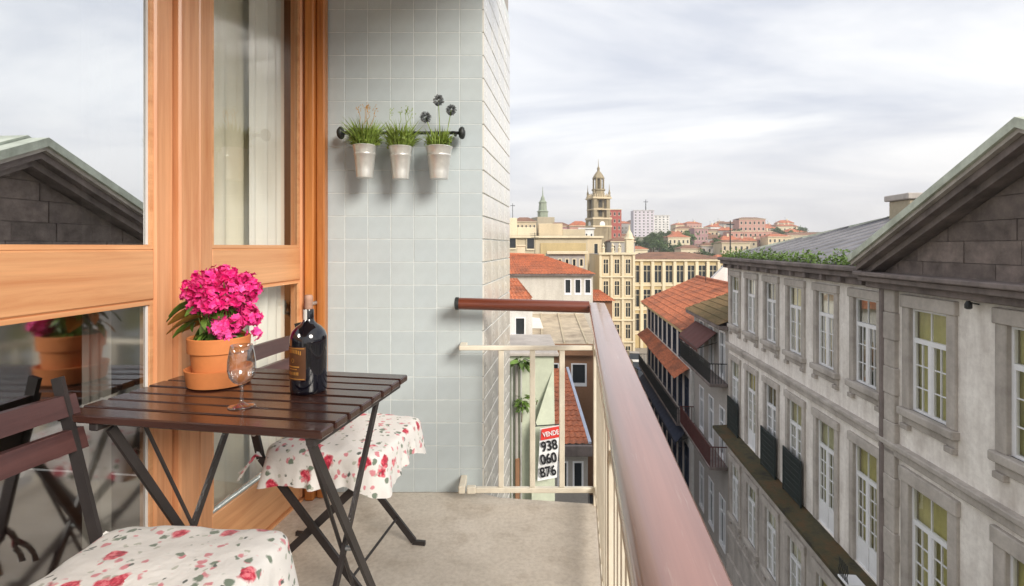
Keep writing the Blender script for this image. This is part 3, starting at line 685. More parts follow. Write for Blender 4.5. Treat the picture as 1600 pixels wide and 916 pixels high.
for p in spots[::2]:
    a = rr.uniform(0, 6); b = Vector((0.035*math.cos(a), 0.035*math.sin(a), 0.13)); st.tube([b, (b+p)/2+Vector((0, 0, 0.02)), p], 0.0016, 5, cap=False)
tag(st.build('flower_stems', M['leaf'], PT), kind='stuff')
for q_ in range(64):
    a = rr.uniform(0, 2*PI); z = rr.uniform(0.15, 0.28); r_ = rr.uniform(0.02, 0.066)
    place('leaf', lf, PT, (r_*math.cos(a), r_*math.sin(a), z), (rr.gauss(0, .4), rr.uniform(-.5, .6), a+rr.gauss(0, .5)), (rr.uniform(.65, 1.0),)*3)
ca = PI-0.4
for da, z in ((0.1, 0.235), (0.55, 0.215), (-0.35, 0.20)): place('leaf', lfo, PT, (0.05*math.cos(ca+da), 0.05*math.sin(ca+da), z), (0.5, -0.1, ca+da), (1, 1, 1))
for da, z in ((0.2, 0.26), (0.0, 0.19), (0.5, 0.25), (-0.5, 0.23)): place('leaf', lf, PT, (0.075*math.cos(ca+da), 0.075*math.sin(ca+da), z), (0.3, 0, ca+da), (1.3, 1.3, 1.3))

m = MB()
m.lathe([(0.0, 0.0), (0.034, 0.0), (0.0355, 0.0015), (0.03, 0.0035), (0.012, 0.007), (0.005, 0.013), (0.0042, 0.03), (0.0046, 0.052), (0.009, 0.060), (0.022, 0.068), (0.032, 0.082), (0.0362, 0.100), (0.0355, 0.125), (0.0315, 0.150), (0.0275, 0.168),
         (0.0265, 0.168), (0.0305, 0.150), (0.0345, 0.125), (0.0352, 0.100), (0.031, 0.084), (0.021, 0.0705), (0.009, 0.0635), (0.0, 0.062)], 40, c=(0, 0, 0), capb=False, capt=False)
WG = m.build('wine_glass', M['glass'], smooth=True, loc=(-0.658, 1.274, TZ), scale=(TS,)*3); tag(WG, 'small empty stemmed wine glass in front of the flower pot', 'glass')
WB = thing('wine_bottle', 'black squat port wine bottle with brown and gold label', 'bottle', (-0.547, 1.408, TZ), R(-55)); WB.scale = (TS,)*3
m = MB(); m.lathe([(0.046, 0.0), (0.0515, 0.004), (0.053, 0.012), (0.0535, 0.150), (0.0525, 0.166), (0.047, 0.182), (0.036, 0.195), (0.024, 0.203), (0.0165, 0.212), (0.0148, 0.222), (0.0145, 0.236)], 40); m.build('body', M['bottle'], WB, smooth=45)
m = MB(); m.lathe([(0.0152, 0.2175), (0.0152, 0.246), (0.0142, 0.248)], 24, capb=False); m.build('capsule', M['bottle'], WB, smooth=45)
m = MB(); n = 8
for k in range(n+1):
    a = R(-140+110*k/n); m.v += [(0.0158*math.cos(a), 0.0158*math.sin(a), 0.211+0.004*0), (0.0158*math.cos(a), 0.0158*math.sin(a), 0.247)]
m.f = [(2*k, 2*k+2, 2*k+3, 2*k+1) for k in range(n)]; m.mi = [0]*n; m.build('seal_strip', M['paper'], WB, smooth=True)
m = MB(); m.lathe([(0.0115, 0.248), (0.0125, 0.252), (0.0115, 0.268), (0.0125, 0.276), (0.0128, 0.284), (0.010, 0.290)], 20); m.build('stopper', M['cork'], WB, smooth=45)
def arc_patch(r, a0, a1, z0, z1, n=14, arch=0.0):
    m = MB()
    for k in range(n+1):
        a = R(a0+(a1-a0)*k/n); u = 2*k/n-1; zz = arch*(1-u*u)
        m.v += [(r*math.cos(a), r*math.sin(a), z0+zz), (r*math.cos(a), r*math.sin(a), z1+zz)]
    m.f = [(2*k, 2*k+2, 2*k+3, 2*k+1) for k in range(n)]; m.mi = [0]*n; return m
LB = arc_patch(0.0541, -112, -22, 0.045, 0.142).build('label', M['blacklabel'], WB, smooth=True)
pr = MB()
for (a0, a1, z0, z1, ar) in ((-108, -26, 0.048, 0.050, 0), (-108, -26, 0.137, 0.139, 0), (-100, -34, 0.118, 0.129, 0.006), (-92, -42, 0.083, 0.086, 0), (-84, -50, 0.076, 0.078, 0), (-96, -38, 0.060, 0.069, 0)):
    if z1-z0 > 0.006:
        k = 0; a = a0
        while a < a1-4:
            u = (a+2-(a0+a1)/2)/((a1-a0)/2); p = arc_patch(0.0545, a, a+3.2, z0+ar*(1-u*u), z1+ar*(1-u*u), 2); pr.add(p.v, p.f); a += 6.0
    else:
        p = arc_patch(0.0545, a0, a1, z0, z1, 12); pr.add(p.v, p.f)
for k in range(10):
    t = k*2*PI/10; a = -67+5.5*math.cos(t); z = 0.102+0.0052*math.sin(t); p = arc_patch(0.0545, a-1.2, a+1.2, z-0.001, z+0.001, 2); pr.add(p.v, p.f)
pr.build('label_print', M['gold'], LB)

# ---------------------------------------------------------------- wall planter
WR = thing('planter_rail', 'black iron hanging rail fixed to the tiled wall', 'rail', (-0.5, 2.365, 1.652))
m = MB(); m.tube([(-0.265, 0, 0), (0.272, 0, 0)], 0.0075, 10); m.build('bar', M['iron'], WR, smooth=50)
for x in (-0.275, 0.272):
    m = MB(); m.lathe([(0.006, -0.014), (0.018, -0.012), (0.027, -0.004), (0.029, 0.004), (0.024, 0.012), (0.010, 0.017)], 16); m.build('finial', M['iron'], WR, loc=(x, 0, 0), rot=(0, R(90), 0), smooth=50)
for x in (-0.235, 0.24):
    m = MB(); m.tube([(x, 0, 0), (x, 0.048, 0.0)], 0.007, 8); m.lathe([(0.022, 0), (0.022, 0.004)], 14, c=(x, 0, 0)); m.build('bracket', M['iron'], WR)
def herb(seed, n, spread, hmin, hmax, mat):
    rr = random.Random(seed); m = MB()
    for _ in range(n):
        a = rr.uniform(0, 2*PI); r0 = 0.04*math.sqrt(rr.random()); p = Vector((r0*math.cos(a), r0*math.sin(a), 0.128)); h_ = rr.uniform(hmin, hmax)
        lean = Vector((math.cos(a), math.sin(a), 0))*spread*rr.uniform(0.2, 1.0)+Vector((rr.gauss(0, .012), rr.gauss(0, .008), 0)); wd = Vector((rr.gauss(0, 1), rr.gauss(0, 1), 0)).normalized()*rr.uniform(0.0016, 0.0034)
        pts = [p, p+lean*0.35+Vector((0, 0, h_*0.55)), p+lean+Vector((0, 0, h_*rr.uniform(0.75, 1.0)))]
        m.add([pts[0]-wd, pts[0]+wd, pts[1]-wd, pts[1]+wd, pts[2]], [(0, 1, 3, 2), (2, 3, 4)])
        if rr.random() < 0.7:
            c = pts[1]; u = Vector((rr.gauss(0, 1), rr.gauss(0, 1), rr.gauss(.2, .6))).normalized()*rr.uniform(.008, .018); v_ = u.cross(Vector((rr.gauss(0, 1), rr.gauss(0, 1), rr.gauss(0, 1)))).normalized()*rr.uniform(.004, .007)
            m.add([c, c+u*0.5-v_, c+u, c+u*0.5+v_], [(0, 1, 2, 3)])
    return m.mesh('herb_foliage', mat, False, False)
bucket = MB(); bucket.lathe([(0.036, 0.0), (0.0365, 0.002), (0.0385, 0.03), (0.0455, 0.098), (0.0475, 0.100), (0.0475, 0.106), (0.046, 0.108), (0.0515, 0.136), (0.0545, 0.139), (0.0525, 0.1425), (0.049, 0.137), (0.044, 0.110)], 28, capt=False)
bme_ = bucket.mesh('bucket', M['zinc'], 45); so = MB(); so.lathe([(0.0495, 0.124), (0.0, 0.128)], 20, capb=False, capt=False); some = so.mesh('soil', M['soil'])
hk = MB(); hk.tube([(0, 0.046, 0.13), (0, 0.062, 0.16), (0, 0.066, 0.197), (0, 0.055, 0.2055), (0, 0.0445, 0.200)], 0.0028, 6); hkm = hk.mesh('hook', M['iron'])
for (px, yt, yb, lab, sd_, nn, sp, h0, h1) in ((570, 228, 278, 'zinc bucket of tangled herbs nearest the cedar door', 1, 520, 0.085, 0.03, 0.15), (626, 232, 280, 'zinc bucket of bushy herbs, middle of the three on the rail', 2, 560, 0.075, 0.03, 0.14), (686, 231, 280, 'zinc bucket with round dry allium heads on the wall rail', 3, 320, 0.045, 0.03, 0.11)):
    Zb = 2.312; x = (px-800)/F*Zb; zb = EYE-(yb-385)/F*Zb
    k = 1.12 if px == 686 else 1.0
    t = thing('hanging_planter', lab, 'planter', (x, Zb, zb), 0, 'zinc buckets hanging on the wall rail')
    place('bucket', bme_, t, scale=(k, k, 1)); place('soil', some, t); place('hook', hkm, t)
    tag(place('herb_foliage', herb(sd_, nn, sp, h0, h1, M['herb']), t), kind='stuff')
    if px == 686:
        rr = random.Random(4)
        for (qx, qy, rad) in ((685, 157, 0.025), (705, 172, 0.024), (665, 183, 0.025)):
            c = P(qx, qy, Zb-0.01)-Vector((x, Zb, zb)); s_ = MB(); b = Vector((c.x*0.25, 0, 0.128)); s_.tube([b, (b+c)/2+Vector((0.004, 0, 0)), c], 0.002, 6); s_.build('stem', M['herb'], t)
            hd = MB()
            for _ in range(150):
                d = Vector((rr.gauss(0, 1), rr.gauss(0, 1), rr.gauss(0, 1))).normalized(); a = d.orthogonal().normalized()*0.0022; b_ = d.cross(a)
                e_ = c+d*rad*rr.uniform(.8, 1.08); hd.add([c+d*rad*0.3, e_-a*1.6, e_+b_, e_+a*1.6], [(0, 1, 2, 3)])
            hd.build('allium_head', M['allium'], t, fixn=False)
    else:
        rr = random.Random(sd_+20); sm_ = MB()
        for _ in range(5):
            a = rr.uniform(0, 6); pts = [Vector((.02*math.cos(a), .02*math.sin(a), .128))]
            for q_ in range(5): pts.append(pts[-1]+Vector((rr.gauss(0.004, .010), rr.gauss(0, .006), 0.034)))
            sm_.tube(pts, 0.0012, 5, cap=False)
            for q_ in range(10):
                c = pts[-1]+Vector((rr.gauss(0, .006), rr.gauss(0, .006), rr.gauss(0, .01))); sm_.add([c, c+Vector((.005, 0, .003)), c+Vector((.002, .002, .008))], [(0, 1, 2)])
        sm_.build('seed_stalks', M['leafold'] if px == 570 else M['herb'], t, fixn=False)
# ==STREET==
# ---------------------------------------------------------------- window kit (local: x across, y out to the street, z up, origin bottom centre in the wall plane)
def win_parts(w, h, transom, kick=0.0, cols=2, rows=3, fine=True, blind='blind'):
    """returns (frame mesh, [(pane mesh, loc)...], blind mesh)"""
    f = MB(); y0, y1 = -0.17, -0.11; b = 0.055
    f.box(-w/2, -w/2+b, y0, y1, 0, h); f.box(w/2-b, w/2, y0, y1, 0, h); f.box(-w/2+b, w/2-b, y0, y1, 0, b); f.box(-w/2+b, w/2-b, y0, y1, h-b, h)
    zt = h*(1-transom); f.box(-w/2+b, w/2-b, y0-.002, y1+0.012, zt-0.05, zt+0.05)
    f.box(-0.05, 0.05, y0+.002, y1+0.014, b, zt-0.05)
    zk = b
    if kick: f.box(-w/2+b, -0.05, y0+.01, y1-0.01, b, kick); f.box(0.05, w/2-b, y0+.01, y1-0.01, b, kick); f.box(-w/2+b, w/2-b, y0+.004, y1+.004, kick, kick+0.06); zk = kick+0.06
    mt = 0.022; yb = -0.14; panes = []
    def grid(x0, x1, z0, z1, nc, nr):
        for i in range(1, nc): x = x0+(x1-x0)*i/nc; f.box(x-mt/2, x+mt/2, y0+.012, y1-.012, z0, z1)
        for j in range(1, nr):
            z = z0+(z1-z0)*j/nr; f.box(x0, x1, y0+.014, y1-.014, z-mt/2, z+mt/2)
        for i in range(nc if fine else 1):
            for j in range(nr if fine else 1):
                if fine: panes.append((x0+(x1-x0)*i/nc, x0+(x1-x0)*(i+1)/nc, z0+(z1-z0)*j/nr, z0+(z1-z0)*(j+1)/nr))
                else: panes.append((x0, x1, z0, z1))
    sb = 0.035
    for (xa, xb) in ((-w/2+b, -0.05), (0.05, w/2-b)):
        f.box(xa, xa+sb, y0+.006, y1-.002, zk, zt-0.05); f.box(xb-sb, xb, y0+.006, y1-.002, zk, zt-0.05)
        grid(xa+sb, xb-sb, zk, zt-0.05, cols, rows)
    grid(-w/2+b, w/2-b, zt+0.05, h-b, 2 if fine else 2, 1)
    pm = {}; out = []
    for (xa, xb, za, zb) in panes:
        k = (round(xb-xa, 3), round(zb-za, 3))
        if k not in pm:
            q = MB(); u, v = (xb-xa)/2, (zb-za)/2; q.quad((-u, 0, -v), (u, 0, -v), (u, 0, v), (-u, 0, v)); pm[k] = q.mesh('pane', M['pane'], False, False)
        out.append((pm[k], ((xa+xb)/2, yb, (za+zb)/2)))
    bl = MB(); n = 24
    for k in range(n+1):
        x = -w/2+w*k/n; y = -0.235+0.012*math.sin(k*1.7); bl.v += [(x, y, 0.0), (x, y, h)]
    bl.f = [(2*k, 2*k+2, 2*k+3, 2*k+1) for k in range(n)]; bl.mi = [0]*n
    return f.mesh('window', M['white']), out, bl.mesh('blind', M[blind], True, False)
KIT = {}; BLINDS = {}
def put_window(kind, parent, x, y, z, rot=0.0):
    fm, panes, bl = KIT[kind]
    o = place('window', fm, parent, (x, y+0.08, z), (0, 0, rot))
    for (pm, loc) in panes: place('pane', pm, o, loc)
    rv = random.Random(int(x*37+z*11)); k = 0 if kind in ('pav', 'pfrench') else rv.choice((0, 1, 1, 2, 3)); key = (kind, k)
    if key not in BLINDS:
        m = bl.copy(); m.materials[0] = M[('blind', 'blindpale', 'sheer', 'blinddim')[k]]; BLINDS[key] = m
    place('blind', BLINDS[key], o)
    return o
KIT['pav'] = win_parts(1.10, 2.20, 0.31, 0, 2, 3, True)
KIT['wing'] = win_parts(1.02, 2.20, 0.31, 0, 2, 3, False)
KIT['french'] = win_parts(1.05, 3.10, 0.25, 0.62, 2, 4, False)
KIT['pfrench'] = win_parts(1.15, 3.10, 0.25, 0.62, 2, 4, True)
KIT['low'] = win_parts(1.02, 2.40, 0.28, 0, 2, 3, False)
SUR = {}
def surround(kind, w, h, t=0.2, sill=True):
    m = MB(); p = 0.055
    m.cbox(-w/2-t, -w/2+0.002, -0.25, p, -0.0, h+0.002, 0.012); m.cbox(w/2-0.002, w/2+t, -0.25, p, 0.0, h+0.002, 0.012)
    m.cbox(-w/2-t-0.03, w/2+t+0.03, -0.25, p+0.035, h, h+t*1.15, 0.015)
    if sill:
        m.cbox(-w/2-t-0.05, w/2+t+0.05, -0.25, p+0.09, -0.17, 0.0, 0.02); m.cbox(-w/2-t, w/2+t, -0.1, p, -0.34, -0.172, 0.012)
        m.cbox(-w/2-t, -w/2, -0.1, p+0.05, -0.46, -0.342, 0.012); m.cbox(w/2, w/2+t, -0.1, p+0.05, -0.46, -0.342, 0.012)
    return m.mesh('stone_surround', M['stone'])
SUR['pav'] = surround('pav', 1.10, 2.20, 0.24); SUR['wing'] = surround('wing', 1.02, 2.20, 0.20); SUR['french'] = surround('french', 1.05, 3.10, 0.20, False)
SUR['pfrench'] = surround('pfrench', 1.15, 3.10, 0.26, False); SUR['low'] = surround('low', 1.02, 2.40, 0.24)

# ---------------------------------------------------------------- grey stone building across the street
SB = thing('stone_building', 'long grey granite and stucco building with a gabled front across the street', 'building', (7.66, 0, GZ), R(84.4))
zA, zB, zC = EZ-3.53, EZ-8.24, EZ-12.15
wing_s = [13.30+2.02*i for i in range(6)]; pav_s = [10.80, 8.30, 5.30]; near_s = [2.2-2.02*i for i in range(6)]
PY = 0.14                                        # the gabled front stands a little proud
for (a, b, ss, y, ka, kb) in ((12.42, 24.45, wing_s, 0.0, 'wing', 'french'), (3.52, 12.42, pav_s, PY, 'pav', 'pfrench'), (-9.0, 3.52, near_s, 0.0, 'wing', 'french')):
    wA, wB = (1.02, 1.05) if ka == 'wing' else (1.10, 1.15); m = MB()
    holes = [(s-wA/2, s+wA/2, zA, zA+2.2) for s in ss]+[(s-wB/2, s+wB/2, zB, zB+3.1) for s in ss]+[(s-.51, s+.51, zC, zC+2.4) for s in ss]
    zl = zB-0.2; holed(m, a, b, zl, EZ-0.62, holes[:2*len(ss)], y, 0.25); m.build('facade', M['stucco'], SB, fixn=False); m = MB(); holed(m, a, b, 0, zl, holes[2*len(ss):], y, 0.25); m.build('facade', M['stone'] if ka == 'wing' else M['stucco'], SB, fixn=False)
    for s in ss:
        place('stone_surround', SUR[ka], SB, (s, y, zA)); put_window(ka, SB, s, y, zA)
        place('stone_surround', SUR[kb], SB, (s, y, zB)); put_window(kb, SB, s, y, zB)
        place('stone_surround', SUR['low'], SB, (s, y, zC)); put_window('low', SB, s, y, zC)
    m = MB(); e = 0.05 if ka == 'pav' else 0
    m.cbox(a+0.02, b-0.02, y-0.1, y+0.16, EZ-4.54, EZ-4.42, 0.02); m.cbox(a+0.02, b-0.02, y-0.1, y+0.10, EZ-4.72, EZ-4.542, 0.02); m.build('string_course', M['stone'], SB)
    m = MB(); m.cbox(a+0.02, b-0.02, y-0.1, y+0.07, EZ-13.25, EZ-12.95, 0.02); m.cbox(a+0.02, b-0.02, y-0.1, y+0.09, 0.0, 0.9, 0.02); m.build('base_course', M['stone'], SB)
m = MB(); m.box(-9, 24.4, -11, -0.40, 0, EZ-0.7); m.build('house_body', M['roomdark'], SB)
m = MB(); m.box(24.38, 24.45, -11, 0.0, 0, EZ-0.7); m.box(-9.05, -9.001, -11, 0, 0, EZ-0.7); m.build('end_wall', M['w_granite'], SB)
for s in (3.85, 12.05):                          # corner pilasters of stone blocks
    z = 0.0; k = 0
    while z < EZ-0.9:
        h_ = min(0.62, EZ-0.85-z); m = MB(); e = 0.30 if k % 2 else 0.27
        m.cbox(s-e, s+e, PY-0.1, PY+0.10+(0.012 if k % 2 else 0), z, z+h_-0.004, 0.015); m.build('quoin_stone', M['stone'], SB); z += h_; k += 1
m = MB(); m.cbox(12.15, 12.30, PY+0.02, PY+0.14, 0.2, EZ-0.9, 0.03); m.build('downpipe', M['stonedark'], SB)
q_ = MB(); q_.tube([(9.5, PY, EZ-1.05), (9.5, PY+.16, EZ-1.02)], .015, 6); q_.lathe([(.03, .06), (.06, .0), (.06, -.07), (.03, -.09)], 10, c=(9.5, PY+.18, EZ-1.05)); q_.build('wall_lamp', M['iron'], SB)
# eaves cornice with gutter
for (a, b, y) in ((12.60, 24.5, 0.0), (-9.1, 3.3, 0.0)):
    m = MB(); m.cbox(a, b, -0.3, y+0.22, EZ-0.98, EZ-0.80, 0.02); m.cbox(a, b, -0.3, y+0.36, EZ-0.798, EZ-0.64, 0.02); m.cbox(a, b, -0.3, y+0.48, EZ-0.638, EZ-0.50, 0.03); m.build('cornice', M['stonedark'], SB)
    k = a+0.35
    while k < b-0.2:
        q_ = MB(); q_.cbox(k-0.07, k+0.07, y+0.2, y+0.34, EZ-0.96, EZ-0.80, 0.012); q_.build('corbel', M['stonedark'], SB); k += 1.01
m = MB(); m.cbox(3.35, 12.65, -0.3, PY+0.24, EZ-0.98, EZ-0.83, 0.02); m.cbox(3.3, 12.7, -0.3, PY+0.40, EZ-0.828, EZ-0.70, 0.02); m.cbox(3.25, 12.75, -0.3, PY+0.50, EZ-0.698, EZ-0.60, 0.02); m.build('gable_cornice', M['stonedark'], SB)
# gable: courses of stone blocks under a raking cornice
AP, AZ, HW = 7.97, EZ+1.48, 4.62; bz = EZ-0.68; slope = (AZ-bz)/HW
m = MB(); m.prism([(AP-HW, bz), (AP+HW, bz), (AP, AZ)], -0.5, PY-0.03, 1); m.build('gable_backing', M['stonedark'], SB)
def clip(poly, a, b, c):
    o = []
    for i in range(len(poly)):
        p, q = poly[i], poly[(i+1) % len(poly)]; dp = a*p[0]+b*p[1]-c; dq = a*q[0]+b*q[1]-c
        if dp <= 0: o.append(p)
        if dp*dq < 0: t = dp/(dp-dq); o.append((p[0]+(q[0]-p[0])*t, p[1]+(q[1]-p[1])*t))
    return o
rr = random.Random(9); z = bz+0.005; row = 0
while z < AZ-0.1:
    h_ = 0.36+0.05*(row % 2); x = AP-HW-rr.uniform(0, .9)
    while x < AP+HW:
        w_ = rr.uniform(0.75, 1.35); pg = [(x+.006, z+.006), (x+w_-.006, z+.006), (x+w_-.006, z+h_-.006), (x+.006, z+h_-.006)]
        pg = clip(pg, slope, 1, slope*(AP+HW)+bz-0.05); pg = clip(pg, -slope, 1, -slope*(AP-HW)+bz-0.05)
        if len(pg) >= 3:
            q_ = MB(); q_.prism(pg, PY-0.04, PY+rr.uniform(-.006, .014), 1); q_.build('stone', M['gstone'], SB)
        x += w_
    z += h_; row += 1
for sg in (-1, 1):
    def rk(name, d0, d1, y1, mat, ext=0.0, y0=-0.5, top=0.0):
        """raking member between heights d0..d1 measured off the gable slope"""
        pts = [(AP+sg*(HW+ext), bz-slope*ext+d0), (AP, AZ+d0), (AP, AZ+d1), (AP+sg*(HW+ext), bz-slope*ext+d1)]
        q_ = MB(); q_.prism(pts, y0, y1, 1); q_.build(name, mat, SB)
    rk('raking_cornice', -0.02, 0.12, PY+0.28, M['stonedark']); rk('raking_cornice', 0.122, 0.26, PY+0.46, M['stonedark'], 0.04); rk('raking_cornice', 0.262, 0.34, PY+0.56, M['stone'], 0.08)
    rk('lead_flashing', 0.343, 0.50, PY+0.62, M['flash'], 0.1); rk('lead_flashing', 0.503, 0.55, PY+0.2, M['flash'], 0.06, -0.62)
    q_ = MB(); q_.quad((AP+sg*(HW+.2), -0.55, bz+0.2), (AP+sg*(HW+.2), -8, bz+0.2), (AP, -8, AZ+0.46), (AP, -0.55, AZ+0.46)); q_.build('gable_roof', M['slate'], SB)
# slate roofs of the wings
for (a, b, hip) in ((12.6, 24.5, 1), (-9.1, 3.3, 0)):
    ye, ze, yr, zr = 0.2, EZ-0.48, -5.2, EZ+1.12; bh = b-3.2 if hip else b; n = 14; m = MB()
    m.quad((a, ye, ze), (b, ye, ze), (bh, yr, zr), (a, yr, zr)); m.quad((a, yr, zr), (bh, yr, zr), (b, -10.6, ze), (a, -10.6, ze))
    if hip: m.add([(b, ye, ze), (b, -10.6, ze), (bh, yr, zr)], [(0, 1, 2)])
    m.build('roof', M['slate'], SB)
    for k in range(1, n):                       # standing seams
        x = a+(b-a)*k/n; t = 1.0 if x < bh else (b-x)/(b-bh)
        q_ = MB(); q_.bar((x, ye-0.1, ze+0.05), (x, ye-0.1+(yr-ye+0.1)*t, ze+0.03+(zr-ze)*t+0.02), 0.04, 0.05); q_.build('roof_seam', M['slate'], SB)
    q_ = MB(); q_.bar((a, yr, zr+0.02), (bh, yr, zr+0.02), 0.16, 0.10)
    if hip: q_.bar((bh, yr, zr+0.02), (b, ye, ze+0.03), 0.14, 0.08)
    q_.build('roof_ridge', M['flash'], SB)
ch = MB(); ch.cbox(19.7, 20.9, -5.75, -4.95, EZ-0.3, EZ+1.72, 0.03); co = ch.build('chimney', M['w_granite'], SB)
ch = MB(); ch.cbox(19.58, 21.02, -5.87, -4.83, EZ+1.725, EZ+1.95, 0.03); ch.build('chimney_cap', M['stone'], co)
# the mossy ledge in front of the french windows
LG = MB(); LG.prism([(0.001, zB-0.28), (0.62, zB-0.28), (0.72, zB-0.20), (0.72, zB-0.09), (0.001, zB-0.03)], 12.75, 24.4, 0); LG.build('ledge', M['moss'], SB)
s = 12.95
while s < 24.3:
    q_ = MB(); q_.prism([(0.001, zB-0.75), (0.12, zB-0.75), (0.50, zB-0.285), (0.001, zB-0.285)], s-0.09, s+0.09, 0); q_.build('ledge_bracket', M['stone'], SB); s += 1.01
XFB = Matrix.Translation((7.66, 0, GZ)) @ Matrix.Rotation(R(84.4), 4, 'Z')
# iron window guards
for (s, H2, HP, lab) in ((23.32, 1.48, 1.44, 'dark green panel guard on the mossy ledge, farthest of three'), (19.28, 1.48, 1.44, 'dark green panel guard on the mossy ledge, middle of three'), (17.26, 1.48, 1.44, 'dark green panel guard on the mossy ledge, nearest of three')):
    W2 = 0.68; z0 = H2-HP
    t = thing('window_guard', lab, 'guard', XFB @ Vector((s, 0.16, zB-0.03)), R(84.4), 'dark panel guards across the french windows')
    for x in (-W2, W2-0.05): q_ = MB(); q_.cbox(x, x+0.05, -0.025, 0.025, 0, H2, 0.005); q_.build('guard_post', M['dgreen'], t)
    for z in (z0, H2-0.06): q_ = MB(); q_.cbox(-W2+.05, W2-.05, -0.022, 0.022, z, z+.06, 0.005); q_.build('guard_rail', M['dgreen'], t)
    n = 7; st_ = (HP-0.13)/n
    for k in range(n):
        q_ = MB(); z = z0+.06+k*st_; q_.cbox(-W2+.05, W2-.05, -0.014, 0.014, z+.003, z+st_-.003, 0.006); q_.build('guard_slat', M['dgreen'], t)
t = thing('balcony_guard', 'ornate black iron guard with white edge beside the stone corner', 'guard', (Matrix.Translation((7.66, 0, GZ)) @ Matrix.Rotation(R(84.4), 4, 'Z')) @ Vector((12.98, 0.50, zB-0.08)), R(84.4))
q_ = MB(); q_.cbox(-0.22, 0.22, -0.2, 0.24, 0.0, 0.06, 0.01); q_.build('guard_top', M['white'], t)
for k in range(6):
    q_ = MB(); x = -0.19+k*0.076; q_.tube([(x, 0.2, 0.06), (x+0.03, 0.21, 0.2), (x-0.01, 0.2, 0.34), (x+0.03, 0.2, 0.5)], 0.012, 6); q_.build('guard_scroll', M['iron'], t)
# weeds along the gutter
rr = random.Random(12); wd = MB(); XF = Matrix.Translation((7.66, 0, GZ)) @ Matrix.Rotation(R(84.4), 4, 'Z')
for _ in range(2600):
    s = 12.9+11.4*rr.random(); den = 0.5+0.5*mnoise.noise(Vector((s*0.9, 2, 0)))
    if rr.random() > den*1.5: continue
    h_ = rr.uniform(0.10, 0.40)*(0.5+den); c = XF @ Vector((s, rr.uniform(0.05, 0.40), EZ-0.5+rr.uniform(0, h_)))
    u = Vector((rr.gauss(0, 1), rr.gauss(0, 1), rr.gauss(.5, .8))).normalized()*rr.uniform(.05, .11); v_ = u.cross(Vector((rr.gauss(0, 1), rr.gauss(0, 1), rr.gauss(0, 1)))).normalized()*rr.uniform(.02, .05)
    wd.add([c, c+u*.5-v_, c+u, c+u*.5+v_], [(0, 1, 2, 3)])
tag(wd.build('gutter_weeds', M['weed'], fixn=False), kind='stuff')

# ---------------------------------------------------------------- generic houses (local: x along the front, y out of the front, z up from the street)
def pantiles(mb, a, b, c, d, pitch=0.26, amp=0.05):
    """rolled clay tiles on the slope a-b (eave) to d-c (ridge)"""
    a, b, c, d = map(Vector, (a, b, c, d)); n = max(3, int(((b-a).length)/pitch)*4); nr = (b-a).cross(d-a).normalized()
    if nr.z < 0: nr = -nr
    rows = max(2, int((d-a).length/0.5)+1); base = len(mb.v)
    for j in range(rows+1):
        for top in ((0, 1) if 0 < j < rows else (0,)):
            t = j/rows; lift = 0.02 if top else 0.0
            for i in range(n+1):
                u = i/n; p = (a.lerp(b, u)).lerp(d.lerp(c, u), t); mb.v.append(tuple(p+nr*(amp*(0.5+0.5*math.cos(i*PI/2))+(0.035 if top else 0.0))))
    R_ = (len(mb.v)-base)//(n+1)
    for j in range(R_-1):
        for i in range(n): o = base+j*(n+1)+i; mb.f.append((o, o+1, o+n+2, o+n+1)); mb.mi.append(mb.cur)
FW = {}
def far_window(w, h, frame='white', glass='darkwin', simple=False, stone=None):
    k = (w, h, frame, glass, simple, stone)
    if k not in FW:
        f = MB(); b = 0.08
        f.box(-w/2-(b if stone else 0), w/2+(b if stone else 0), -0.02, 0.03, -0.10, 0.0)
        f.box(-w/2, -w/2+b, -0.10, 0.02, 0, h); f.box(w/2-b, w/2, -0.10, 0.02, 0, h); f.box(-w/2+b, w/2-b, -0.10, 0.02, h-b, h); f.box(-w/2+b, w/2-b, -0.1, 0.02, 0, b)
        if not simple: f.box(-0.03, 0.03, -0.09, -0.03, b, h-b); f.box(-w/2+b, w/2-b, -0.092, -0.028, h*0.66, h*0.66+0.06)
        p = MB(); p.quad((-w/2, -0.11, 0), (w/2, -0.11, 0), (w/2, -0.11, h), (-w/2, -0.11, h))
        FW[k] = (f.mesh('window', M[frame]), p.mesh('pane', M[glass], False, False))
    return FW[k]
def front(parent, s0, s1, z0, z1, wins, mat, y=0.0, frame='white', glass='darkwin', simple=False, stone=None, name='wall'):
    """wall with real openings; wins = [(s, z, w, h)]"""
    m = MB(); holed(m, s0, s1, z0, z1, [(s-w_/2, s+w_/2, z, z+h_) for (s, z, w_, h_) in wins], y, 0.2); m.build(name, M[mat], parent, fixn=False)
    for (s, z, w_, h_) in wins:
        fm, pm = far_window(w_, h_, frame, glass, simple, stone); o = place('window', fm, parent, (s, y, z)); place('pane', pm, o)
def body(parent, s0, s1, depth, z1, mat, y=0.0, z0=0.0):
    m = MB(); m.box(s0+.01, s1-.01, y-depth, y-0.21, z0, z1-0.01); m.box(s0, s0+.2, y-depth-.01, y-.001, z0, z1-.005); m.box(s1-.2, s1, y-depth-.01, y-.001, z0, z1-.005); m.build('house_body', M[mat], parent)
O84 = (7.66, 0, GZ)
